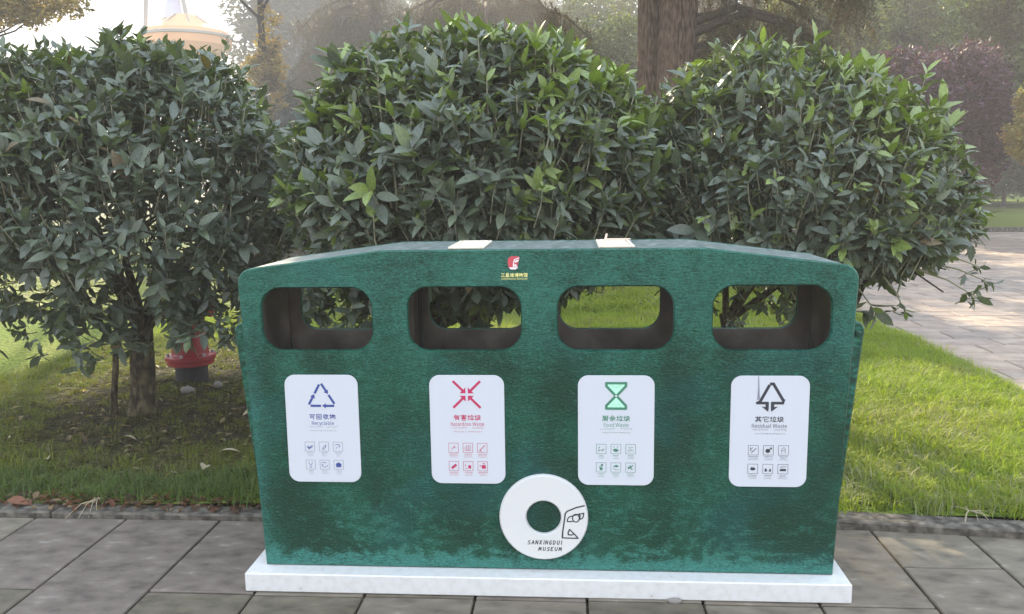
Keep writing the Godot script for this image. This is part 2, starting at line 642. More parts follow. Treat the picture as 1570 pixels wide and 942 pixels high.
func park_path() -> void:
	var root := setting("path")
	var b := Buf.new()
	b.quad(Vector3(PATH_X, -0.01, -0.3), Vector3(60, -0.01, -0.3), Vector3(60, -0.01, PATH_FAR), Vector3(PATH_X, -0.01, PATH_FAR), Vector3.UP)
	part("joint_bed", b.mesh(), M.soil, root)
	var mesh := slab_mesh(0.587, 0.297, 0.05, 0.006)
	var near := []
	var rest: Array[Buf] = [Buf.new(), Buf.new(), Buf.new()]
	var row := 0
	var z := -1.2
	while z > PATH_FAR + 0.15:
		var x := PATH_X + 0.2 - (0.3 if row % 2 else 0.0) + jit(0.04)
		var x_end := 6.5 + maxf(0.0, -z - 3.0) * 0.62
		while x < x_end:
			if true:
				near.append(Vector3(x, 0.008 + jit(0.002), z))
			x += 0.6
		z -= 0.31
		row += 1
	var eye := Vector3(0.1, 1.45, 2.8)
	near.sort_custom(func(p, q): return seen_size(p, eye) > seen_size(q, eye))
	for i in near.size():
		var kind := rng.randi_range(0, 2)
		if i < 300:
			var o := part("paving_stone", mesh, M["path_stone_%d" % kind], root)
			o.position = near[i]
			o.rotation = Vector3(jit(0.004), 0, jit(0.003))
		else:
			rest[kind].xf = Transform3D(Basis.IDENTITY, near[i])
			rest[kind].box(Vector3(-0.296, -0.05, -0.151), Vector3(0.296, 0, 0.151), 0.005)
	for k in 3:
		if rest[k].v.size():
			part("far_paving_stones", rest[k].mesh(), M["path_stone_%d" % k], root).set_meta("kind", "stuff")
	# far edge of the path
	b = Buf.new()
	for i in 24:
		b.box(Vector3(PATH_X + i * 1.5, -0.05, PATH_FAR - 0.16), Vector3(PATH_X + i * 1.5 + 1.49, 0.13, PATH_FAR), 0.015)
	part("kerb_edge", b.mesh(), M.kerb_stone, root)

func seen_size(p: Vector3, eye: Vector3) -> float:
	# slabs left of and below the frame do not count
	var d := p - eye
	var fx := d.x / -d.z
	return 1.0 / d.length() if fx > 0.30 and fx < 0.62 else 0.01 / d.length()

# ------------------------------------------------------------------ leaves and plants
# one leaf: 1 long along +y, upper side towards +z
func leaf_mesh(wide: float, segs: int, fold: float, droop: float) -> ArrayMesh:
	var b := Buf.new()
	var rows := []
	for i in segs + 1:
		var t := float(i) / segs
		var w := wide * 0.5 * pow(sin(PI * pow(t, 0.85)), 0.8) if i > 0 and i < segs else 0.004
		var y := t * (1.0 - 0.1 * droop * t)
		var z := -droop * t * t * 0.5
		var f := fold * w
		var nz := Vector3(0, droop * t, 1).normalized()
		rows.append([b.vert(Vector3(-w, y, z + f), (nz + Vector3(fold * 0.7, 0, 0)).normalized(), Vector2(0, t)), b.vert(Vector3(0, y, z), nz, Vector2(0.5, t)), b.vert(Vector3(w, y, z + f), (nz - Vector3(fold * 0.7, 0, 0)).normalized(), Vector2(1, t))])
	for i in segs:
		for k in 2:
			b.face(rows[i][k], rows[i][k + 1], rows[i + 1][k + 1])
			b.face(rows[i][k], rows[i + 1][k + 1], rows[i + 1][k])
	return b.mesh()

func leaf_xf(p: Vector3, dir: Vector3, upper: Vector3, len_: float, wide: float) -> Transform3D:
	var y := dir.normalized()
	var x := y.cross(upper).normalized()
	if x.length() < 0.1:
		x = y.cross(Vector3(0.3, 0.5, 0.8)).normalized()
	var z := x.cross(y)
	return Transform3D(Basis(x * len_ * wide, y * len_, z * len_), p)

func pick_leaf(young_lit: float) -> int:
	var r := rng.randf()
	if r < young_lit:
		return 5
	if r < young_lit * 2.2:
		return 4
	return 6 if rng.randf() < 0.006 else rng.randi_range(0, 3)

# spec: at (ground), mid height, radii, top, bottom, apex shift, trunk, shoot count ...
func shrub(root: Node3D, s: Dictionary) -> void:
	var xfs := []
	var tones := []
	var tw := Buf.new()
	var bumps := noise(s.seed, 0.9, 3)
	var c := Vector3(0, s.mid, 0)
	var tips := []
	for i in int(s.shoots):
		var inner: bool = i > s.shoots * 0.72
		var d := rdir()
		if d.z < -0.3 and rng.randf() < 0.55:
			d.z = -d.z
		if d.y < -0.25 and rng.randf() < s.thin_below:
			d.y = absf(d.y)
		d = d.normalized()
		var up: float = s.top - s.mid if d.y > 0 else s.mid - s.bottom
		var pw: float = s.get("pw", 2.1)
		var k := pow(pow(absf(d.x), pw) + pow(absf(d.y), pw) + pow(absf(d.z), pw), -1.0 / pw)
		var r := rng.randf_range(0.90, 1.03) if not inner else rng.randf_range(0.55, 0.9)
		r *= 1.0 + 0.13 * bumps.get_noise_3d(d.x * 2.0, d.y * 2.0, d.z * 2.0)
		if rng.randf() < 0.05:
			r += rng.randf_range(0.02, 0.10)
		var p := c + Vector3(d.x * s.rx, d.y * up, d.z * s.rz) * k * r
		if d.y > 0:
			p.x += s.apex * (p.y - s.mid) / (s.top - s.mid)
		var nn := Vector3(d.x / s.rx, d.y / up, d.z / s.rz).normalized()
		var axis := (nn * 0.65 + Vector3.UP * 0.75 + rdir() * 0.45).normalized()
		if d.y < -0.25:
			axis = (nn * 0.8 + Vector3.DOWN * 0.2 + rdir() * 0.5).normalized()
		tips.append([p, axis, nn, inner])
	for e in s.get("extra", []):
		tips.append([e[0], e[1], Vector3(0, 0, 1), false])
	for tip in tips:
		var p: Vector3 = tip[0]
		var axis: Vector3 = tip[1]
		var nn: Vector3 = tip[2]
		var size: float = (rng.randf_range(0.07, 0.125) if rng.randf() < 0.75 else rng.randf_range(0.12, 0.165)) * s.leaf
		var cnt := rng.randi_range(5, 8)
		var turn := rng.randf() * TAU
		var side := axis.cross(Vector3(0.2, 0.3, 0.9)).normalized()
		var other := axis.cross(side)
		var young_lit: float = s.young_lit * (2.0 if nn.y > 0.35 else 0.7)  # sunlit top painted in as a larger share of yellow-green leaves
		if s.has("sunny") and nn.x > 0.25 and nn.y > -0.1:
			young_lit *= s.sunny  # rim light on this side painted with still more pale leaves
		var fresh_lit := rng.randf() < young_lit
		for j in cnt:
			var phi := turn + j * 2.4
			var rad := side * cos(phi) + other * sin(phi)
			var th := deg_to_rad(rng.randf_range(18, 66) + (28.0 if j > cnt / 2 else 0.0))
			var ld := (axis * cos(th) + rad * sin(th) + Vector3.DOWN * rng.randf_range(-0.1, 0.30) + rdir() * 0.32).normalized()
			var un := (axis * sin(th) - rad * cos(th) + rdir() * 0.3 + Vector3.UP * 0.2).normalized()
			var base: Vector3 = p - axis * (0.095 * j / cnt) * s.leaf
			var L := size * rng.randf_range(0.6, 1.2)
			xfs.append(leaf_xf(base, ld, un, L, rng.randf_range(0.85, 1.15)))
			tones.append(5 if fresh_lit and j < 4 else pick_leaf(young_lit * 0.12))
		# the pale stem below the rosette, with a few leaves down its length
		var stem: float = rng.randf_range(0.10, 0.26)
		var q := p - axis * stem * 0.55 - Vector3.UP * stem * 0.45 - nn * stem * 0.25
		var mid := (p + q) / 2 + rdir() * 0.012
		tw.tube([q, mid, p], [0.0040, 0.0035, 0.0027], 4)
		for j in rng.randi_range(1, 4):
			var at: Vector3 = q.lerp(p, rng.randf_range(0.1, 0.75))
			var ld := (rdir() + axis * 0.3 + nn * 0.4).normalized()
			xfs.append(leaf_xf(at, ld, (nn * 0.5 + Vector3.UP + rdir() * 0.5).normalized(), size * rng.randf_range(0.7, 1.1), 1.0))
			tones.append(pick_leaf(0.01))
	# trunk and limbs
	var t0: float = s.fork
	for tr in s.trunks:
		var tb := Buf.new()
		var foot: Vector3 = tr[0]
		var head: Vector3 = tr[1]
		var r0: float = tr[2]
		var m1 := foot.lerp(head, 0.25) + Vector3(jit(0.015), 0, jit(0.015))
		var m2 := foot.lerp(head, 0.65) + Vector3(jit(0.025), 0, jit(0.02))
		tb.tube([foot + Vector3(0, -0.05, 0), foot + Vector3(0, 0.03, 0), m1, m2, head], [r0 * 1.5, r0 * 1.22, r0, r0 * 0.95, r0 * 0.9], 14)
		part("trunk", tb.mesh(), M.shrub_bark, root)
	for i in int(s.limbs):
		var a: float = TAU * i / s.limbs + jit(0.3)
		var tr: Array = s.trunks[i % s.trunks.size()]
		var from: Vector3 = tr[1] - Vector3(0, rng.randf_range(0.0, 0.08), 0)
		var high: float = rng.randf_range(0.15, 0.95)
		var to: Vector3 = Vector3(cos(a) * s.rx * 0.78 * (1.1 - high * 0.6), lerpf(s.mid - 0.35, s.top - 0.25, high), sin(a) * s.rz * 0.78 * (1.1 - high * 0.6))
		var mid: Vector3 = from.lerp(to, 0.45) + Vector3(0, 0.10, 0) + rdir() * 0.05
		var lb := Buf.new()
		var r1: float = tr[2] * rng.randf_range(0.34, 0.58)
		lb.tube([from, from.lerp(mid, 0.5) + rdir() * 0.02, mid, mid.lerp(to, 0.5) + rdir() * 0.04, to], [r1, r1 * 0.85, r1 * 0.65, r1 * 0.42, r1 * 0.18], 8)
		for j in 4:
			var f: Vector3 = mid.lerp(to, rng.randf_range(0.0, 0.8))
			var g: Vector3 = f + (rdir() + Vector3.UP * 0.4 + (to - mid).normalized() * 0.6).normalized() * rng.randf_range(0.25, 0.5)
			lb.tube([f, f.lerp(g, 0.5) + rdir() * 0.03, g], [r1 * 0.35, r1 * 0.25, 0.004], 5)
		part("branch", lb.mesh(), M.shrub_bark, root)
	for e in s.get("sprigs", []):
		tw.tube(e, [0.007, 0.005, 0.003], 5)
	part("twigs", tw.mesh(), M.twig_bark, root).set_meta("kind", "stuff")
	# the 300 leaves that show largest are parts, the rest one mass
	var eye: Vector3 = Vector3(0.1017, 1.45, 2.796) - root.position
	var order := []
	for i in xfs.size():
		var x: Transform3D = xfs[i]
		var m: Vector3 = x.origin + x.basis.y * 0.5
		var to_eye := eye - m
		var out := (m - c) / Vector3(s.rx, s.top - s.mid, s.rz)
		var front := (m - c).normalized().dot(to_eye.normalized())
		if front < 0.25 or out.length() < 0.93:
			continue
		var area := x.basis.x.length() * x.basis.y.length() * absf(x.basis.z.normalized().dot(to_eye.normalized()))
		order.append([area / to_eye.length_squared() * (0.2 if root.position.z + m.z > -2.6 and root.position.y + m.y < s.hidden_below else 1.0), i])
	order.sort_custom(func(p, q): return p[0] > q[0])
	var chosen := {}
	var single := leaf_mesh(0.38, 6, 0.28, 0.28)
	for i in mini(300, order.size()):
		var at: int = order[i][1]
		chosen[at] = true
		var o := part("leaf", single, M["shrub_leaf_%d" % tones[at]], root)
		o.transform = xfs[at]
	var many := [[], []]
	var cols := [[], []]
	for i in xfs.size():
		if chosen.has(i):
			continue
		var k := i % 2
		many[k].append(xfs[i])
		var cc := leaf_colour(tones[i]) * rng.randf_range(0.8, 1.2)
		cc.a = 1.0
		cols[k].append(cc)
	scatter("foliage", leaf_mesh(0.38, 4, 0.30, 0.20), M.shrub_leaf, many[0], cols[0], root)
	scatter("foliage", leaf_mesh(0.40, 4, 0.18, 0.45), M.shrub_leaf, many[1], cols[1], root)

func shrubs() -> void:
	var a := thing("shrub", "big rounded evergreen shrub on a thick short trunk in front of the red hydrant", "shrub", Vector3(-2.62, 0.02, -2.15), "clipped shrubs behind the bin")
	var low := []
	for i in 46:
		var x := rng.randf_range(-1.0, 0.3)
		low.append([Vector3(x, rng.randf_range(0.42, 0.72) + absf(x + 0.1) * 0.08, rng.randf_range(0.1, 0.85)), Vector3(jit(0.5), rng.randf_range(-0.9, 0.1), rng.randf_range(0.0, 0.6)).normalized()])
	for i in 44:
		low.append([Vector3(rng.randf_range(0.42, 1.0), rng.randf_range(0.60, 1.0), rng.randf_range(0.3, 0.75)), Vector3(jit(0.4), rng.randf_range(-1.0, -0.2), rng.randf_range(0.0, 0.5)).normalized()])
	shrub(a, {"seed": 201, "mid": 1.22, "rx": 1.0, "rz": 0.95, "pw": 2.4, "top": 2.25, "bottom": 0.62, "apex": 0.08, "shoots": 2050, "thin_below": 0.72, "leaf": 0.83, "young_lit": 0.03, "fork": 0.5, "limbs": 13, "hidden_below": 0.3,
		"trunks": [[Vector3(0, 0, 0), Vector3(0.03, 0.56, 0.0), 0.078], [Vector3(-0.16, 0, 0.06), Vector3(-0.13, 0.5, 0.02), 0.02]], "extra": low})
	var b := thing("shrub", "tallest clipped evergreen shrub, standing between its two neighbours right behind the bin", "shrub", Vector3(-0.42, 0.02, -1.72), "clipped shrubs behind the bin")
	var hang := []
	for i in 170:
		var x := rng.randf_range(-1.05, 0.05) if i < 160 else rng.randf_range(0.4, 0.72)
		var y := rng.randf_range(0.62, 0.98) if i < 160 else rng.randf_range(0.86, 0.96)
		hang.append([Vector3(x, y, rng.randf_range(-0.6, 0.55)), Vector3(jit(0.5), rng.randf_range(-1.0, 0.2), rng.randf_range(0.0, 0.5)).normalized()])
	shrub(b, {"extra": hang, "seed": 202, "sunny": 1.8, "mid": 1.40, "rx": 0.98, "rz": 0.93, "top": 2.21, "bottom": 0.76, "apex": 0.05, "shoots": 2200, "thin_below": 0.35, "leaf": 0.85, "young_lit": 0.17, "fork": 0.55, "limbs": 14, "hidden_below": 1.1,
		"trunks": [[Vector3(0.05, 0, 0), Vector3(0.02, 0.62, 0.0), 0.07], [Vector3(-0.1, 0, 0.05), Vector3(-0.2, 0.66, 0.06), 0.045]]})
	var sprigs := []
	var right_tips := []
	for e: Array in [[Vector3(0.62, 0.98, 0.3), Vector3(0.98, 0.86, 0.32)], [Vector3(0.55, 0.95, 0.4), Vector3(0.86, 0.80, 0.42)], [Vector3(0.35, 0.92, 0.5), Vector3(0.45, 0.74, 0.55)], [Vector3(0.15, 0.92, 0.5), Vector3(0.28, 0.76, 0.6)], [Vector3(0.7, 1.0, 0.2), Vector3(1.0, 0.93, 0.15)], [Vector3(-0.15, 0.9, 0.4), Vector3(-0.05, 0.74, 0.5)]]:
		var p: Vector3 = e[0]
		var q: Vector3 = e[1]
		sprigs.append([p, p.lerp(q, 0.5) + Vector3(0, 0.02, 0), q])
		right_tips.append([q, (q - p).normalized()])
	for i in 34:
		right_tips.append([Vector3(rng.randf_range(-0.55, 0.12), rng.randf_range(0.68, 0.95), rng.randf_range(-0.2, 0.6)), Vector3(jit(0.6), rng.randf_range(-1.0, 0.1), rng.randf_range(0.0, 0.5)).normalized()])
	for i in 16:
		right_tips.append([Vector3(rng.randf_range(-0.6, 0.1), rng.randf_range(0.74, 0.92), rng.randf_range(-0.95, -0.5)), Vector3(jit(0.6), rng.randf_range(-1.0, 0.2), jit(0.5)).normalized()])  # leaf tips added at the back to shade the kerbside grass
	var r := thing("shrub", "clipped evergreen shrub beside the paved path, its right side sunlit at the rim", "shrub", Vector3(1.36, 0.02, -2.05), "clipped shrubs behind the bin")
	shrub(r, {"seed": 203, "sunny": 4.0, "mid": 1.22, "rx": 0.93, "rz": 0.94, "top": 2.12, "bottom": 0.84, "apex": -0.18, "shoots": 1850, "thin_below": 0.5, "leaf": 0.78, "young_lit": 0.11, "fork": 0.5, "limbs": 14, "hidden_below": 0.9,
		"trunks": [[Vector3(-0.18, 0, 0), Vector3(-0.36, 0.66, 0.05), 0.045], [Vector3(0.02, 0, 0.05), Vector3(0.10, 0.7, 0.0), 0.05], [Vector3(0.0, 0, -0.05), Vector3(0.36, 0.66, 0.0), 0.035]], "extra": right_tips, "sprigs": sprigs})

# ------------------------------------------------------------------ grass
func tuft_mesh(seed_: int, blades: int, spread: float, bend: float) -> ArrayMesh:
	var g := RandomNumberGenerator.new()
	g.seed = seed_
	var b := Buf.new()
	for i in blades:
		var a := g.randf() * TAU
		var at := Vector3(cos(g.randf() * TAU), 0, sin(g.randf() * TAU)) * spread * sqrt(g.randf())
		var out := Vector3(cos(a), 0, sin(a))
		var side := Vector3(-sin(a), 0, cos(a))
		var h := g.randf_range(0.55, 1.15)
		var w := g.randf_range(0.016, 0.030)
		var k := bend * g.randf_range(0.2, 1.3)
		var p1 := at + Vector3.UP * h * 0.5 + out * k * 0.22 * h
		var p2 := at + Vector3.UP * h * (1.0 - 0.28 * k) + out * k * 0.8 * h
		var n0 := (out * -1.0 + Vector3.UP * 0.2).normalized()
		var n1 := (out * -0.7 + Vector3.UP * 0.7).normalized()
		var shade := g.randf_range(0.75, 1.25)
		b.col = Color(shade, shade, shade * 0.9)
		var i0 := b.vert(at - side * w, n0)
		var i1 := b.vert(at + side * w, n0)
		var i2 := b.vert(p1 - side * w * 0.8, n1)
		var i3 := b.vert(p1 + side * w * 0.8, n1)
		var i4 := b.vert(p2, n1)
		b.face(i0, i1, i3)
		b.face(i0, i3, i2)
		b.face(i2, i3, i4)
	return b.mesh()

func grass() -> void:
	var patch := noise(111, 0.8, 3)
	var near := [[], [], []]
	var cols := [[], [], []]
	for zone: Array in [[Vector2(1.0, PATH_X + 0.04), Vector2(-6.2, -0.68), 620], [Vector2(-4.2, 1.0), Vector2(-6.2, -0.66), 430], [Vector2(-9.0, PATH_X), Vector2(-14.0, -6.2), 130]]:
		var area: float = (zone[0].y - zone[0].x) * (zone[1].y - zone[1].x)
		for i in int(area * zone[2]):
			var x := rng.randf_range(zone[0].x, zone[0].y)
			var z := rng.randf_range(zone[1].x, zone[1].y)
			var s := soil_share(x, z)
			if rng.randf() < s * 0.80:
				continue
			if z > -0.72 and rng.randf() < 0.5:
				continue
			var n1 := patch.get_noise_2d(x, z)
			var dry := clampf(0.16 + n1 * 0.5 + s * 0.7 + (0.45 if x > 1.0 and z > -1.15 else 0.0), 0, 1)  # drier at the right kerb; the greyed tone also paints its shade
			var lush := Color(0.235, 0.325, 0.024)
			var c := lush.lerp(Color(0.40, 0.45, 0.05), clampf(rng.randf() * 0.8 + n1 * 0.5, 0, 1))
			if rng.randf() < dry * 0.6:
				c = Color(0.36, 0.35, 0.22) if x > 1.0 else Color(0.24, 0.20, 0.11)
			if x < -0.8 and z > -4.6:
				c = c.lerp(Color(0.12, 0.12, 0.035), 0.65)  # shade on the left ground darkened into the blade colour
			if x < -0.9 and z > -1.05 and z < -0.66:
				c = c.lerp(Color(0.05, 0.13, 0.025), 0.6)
			var far := z < -6.2
			var h := rng.randf_range(0.055, 0.105) * (1.5 if far else 1.0)
			if x < -0.9 and z > -1.1:
				h *= 1.15
			h *= 1.0 - 0.4 * s
			var k := rng.randi_range(0, 2)
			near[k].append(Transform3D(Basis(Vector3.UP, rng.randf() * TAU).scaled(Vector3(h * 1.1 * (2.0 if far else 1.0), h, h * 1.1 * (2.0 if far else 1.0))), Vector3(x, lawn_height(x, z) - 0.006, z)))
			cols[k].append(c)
	var all := setting("grass")
	all.set_meta("kind", "stuff")
	for k in 3:
		scatter("grass_blades", tuft_mesh(120 + k, 24, 0.75, [0.9, 1.35, 1.75][k]), M.grass_blade, near[k], cols[k], all)

# ------------------------------------------------------------------ background
func clump_mesh(seed_: int, leaves: int, size: float, narrow := 0.5) -> ArrayMesh:
	var g := RandomNumberGenerator.new()
	g.seed = seed_
	var b := Buf.new()
	for i in leaves:
		var z := g.randf_range(-1, 1)
		var a := g.randf() * TAU
		var p := Vector3(sqrt(1 - z * z) * cos(a), z, sqrt(1 - z * z) * sin(a)) * pow(g.randf(), 0.5) * 0.5
		var d := Vector3(g.randf_range(-1, 1), g.randf_range(-1, 0.6), g.randf_range(-1, 1)).normalized()
		var s := d.cross(Vector3(g.randf_range(-1, 1), g.randf_range(-1, 1), g.randf_range(-1, 1))).normalized()
		var n := d.cross(s)
		var shade := g.randf_range(0.7, 1.3)
		b.col = Color(shade, shade, shade)
		var L := size * g.randf_range(0.7, 1.3)
		var i0 := b.vert(p, n)
		var i1 := b.vert(p + d * L * 0.5 + s * L * narrow * 0.5, (n + s * 0.3).normalized())
		var i2 := b.vert(p + d * L, n)
		var i3 := b.vert(p + d * L * 0.5 - s * L * narrow * 0.5, (n - s * 0.3).normalized())
		b.face(i0, i1, i2)
		b.face(i0, i2, i3)
	return b.mesh()

# hanging spray of a cedar: a thin stalk with needle tufts, 1 long, down -y
func spray_mesh(seed_: int) -> ArrayMesh:
	var g := RandomNumberGenerator.new()
	g.seed = seed_
	var b := Buf.new()
	for k in 3:
		var lean := Vector3(g.randf_range(-0.5, 0.5), -1, g.randf_range(-0.5, 0.5))
		for i in 14:
			var t := (i + 0.5) / 14.0
			var p := lean * t
			for j in 3:
				var d := Vector3(g.randf_range(-1, 1), g.randf_range(-0.7, 0.5), g.randf_range(-1, 1)).normalized()
				var s := d.cross(Vector3.UP).normalized() * 0.016
				var shade := g.randf_range(0.7, 1.3)
				b.col = Color(shade, shade, shade)
				b.tri(p - s, p + s, p + d * g.randf_range(0.10, 0.2), d.cross(s).normalized())
	return b.mesh()

func tree(called: String, label: String, at: Vector3, height: float, trunk_r: float, blobs: Array, colours: Array, leaf: float, per: float, group := "trees behind the shrubs") -> Node3D:
	var root := thing(called, label, "tree", at, group)
	var tb := Buf.new()
	var lean := Vector3(jit(0.3), height, jit(0.3))
	tb.tube([Vector3(0, -0.2, 0), Vector3(0, 0.1, 0), lean * 0.4 + Vector3(jit(0.1), 0, 0), lean * 0.75, lean], [trunk_r * 1.4, trunk_r, trunk_r * 0.8, trunk_r * 0.45, 0.02], 9)
	part("trunk", tb.mesh(), M.tree_bark, root)
	var gaps := noise(int(absf(at.x * 13.0 + at.z * 7.0)) + 5, 0.45, 3)
	var xfs := [[], []]
	var cols := [[], []]
	var lb := Buf.new()
	for bl in blobs:
		var c: Vector3 = bl[0]
		var r: Vector3 = bl[1]
		var from := lean * clampf(c.y / height * 0.75, 0.15, 0.95)
		var mid := from.lerp(c, 0.5) + Vector3(0, -0.1 * r.y, 0)
		lb.tube([from, mid, c, c + Vector3(jit(0.5), 0.5, jit(0.5)) * r], [trunk_r * 0.35, trunk_r * 0.25, trunk_r * 0.14, 0.01], 5)
		for i in 5:
			var e := c + rdir() * r * 0.8
			lb.tube([mid, mid.lerp(e, 0.55) + rdir() * 0.1 * r.x, e], [trunk_r * 0.16, trunk_r * 0.09, 0.008], 4)
		var cnt := int(per * r.x * r.y)
		for i in cnt:
			var d := rdir() * pow(rng.randf(), 0.42)
			var p := c + d * r
			if gaps.get_noise_3dv(p + at) < -0.18:
				continue
			var k := rng.randi_range(0, 1)
			var s: float = leaf * rng.randf_range(0.8, 1.6)
			xfs[k].append(Transform3D(Basis(rdir(), rng.randf() * TAU).scaled(Vector3(s, s * 0.8, s)), p))
			var cc: Color = colours[rng.randi_range(0, colours.size() - 1)] * rng.randf_range(0.75, 1.25)
			cc.a = 1
			cols[k].append(cc)
	part("limbs", lb.mesh(), M.tree_bark, root)
	for k in 2:
		scatter("crown", clump_mesh(301 + k, 16, 0.34, 0.45), M.tree_leaf, xfs[k], cols[k], root)
	return root

func cedar(label: String, at: Vector3, trunk_r: float, low: float, high: float, reach: float, boughs: int, lean: Vector3, right_low := 0) -> void:
	var root := thing("cedar_tree", label, "tree", at, "trees behind the shrubs")
	var tb := Buf.new()
	tb.tube([Vector3(0, -0.3, 0), Vector3(0, 0.2, 0), lean * 0.25, lean * 0.55, lean], [trunk_r * 1.35, trunk_r * 1.1, trunk_r, trunk_r * 0.75, 0.05], 18)
	part("trunk", tb.mesh(), M.cedar_bark, root)
	var xfs := []
	var cols := []
	var lb := Buf.new()
	for i in boughs:
		var t := pow(float(i) / boughs, 1.2)
		var y := lerpf(low, high, t)
		var a := i * 2.4 + jit(0.4)
		if i < right_low:      # the lowest boughs reach out over the path only
			y = rng.randf_range(2.7, 4.6)
			a = rng.randf_range(-0.9, 0.7)
		var L := reach * (1.0 - 0.55 * t) * rng.randf_range(0.75, 1.1) * (0.62 if i < right_low else 1.0)
		var out := Vector3(cos(a), 0, sin(a))
		var from := lean * (y / lean.y)
		var p1 := from + out * L * 0.4 + Vector3.UP * 0.10 * L
		var p2 := from + out * L * 0.75 - Vector3.UP * 0.02 * L
		var p3 := from + out * L - Vector3.UP * 0.24 * L
		lb.tube([from, p1, p2, p3], [0.07 * (1 - 0.6 * t), 0.05, 0.03, 0.008], 6)
		var path := [from, p1, p2, p3]
		var side := out.cross(Vector3.UP)
		for j in int(L * (38.0 if right_low == 0 else 26.0)):
			var f := rng.randf_range(0.45, 3.0)
			var q: Vector3 = path[int(f) if f < 3.0 else 2].lerp(path[mini(int(f) + 1, 3)], f - floorf(f))
			q += side * jit(0.30) * L * (0.3 + f / 4.0) + Vector3(0, jit(0.12), 0)
			var s := rng.randf_range(0.28, 0.75)
			xfs.append(Transform3D((Basis(Vector3.UP, rng.randf() * TAU) * Basis(Vector3.RIGHT, jit(0.35))).scaled(Vector3(s, s, s)), q))
			var cc: Color = [Color(0.12, 0.095, 0.060), Color(0.095, 0.095, 0.055), Color(0.15, 0.11, 0.075), Color(0.085, 0.09, 0.06)][rng.randi_range(0, 3)]
			cc = cc * rng.randf_range(0.7, 1.3)
			cc.a = 1
			cols.append(cc)
	part("boughs", lb.mesh(), M.tree_bark, root)
	scatter("crown", spray_mesh(401), M.tree_leaf, xfs, cols, root)

func polar(px: float, d: float) -> Vector3:
	# the ground point d metres from the viewer in the bearing of the photo column px
	var a := atan((px - 785.0) / 1269.0) - 0.0711
	return Vector3(0.1017 + sin(a) * d, 0, 2.796 - cos(a) * d)

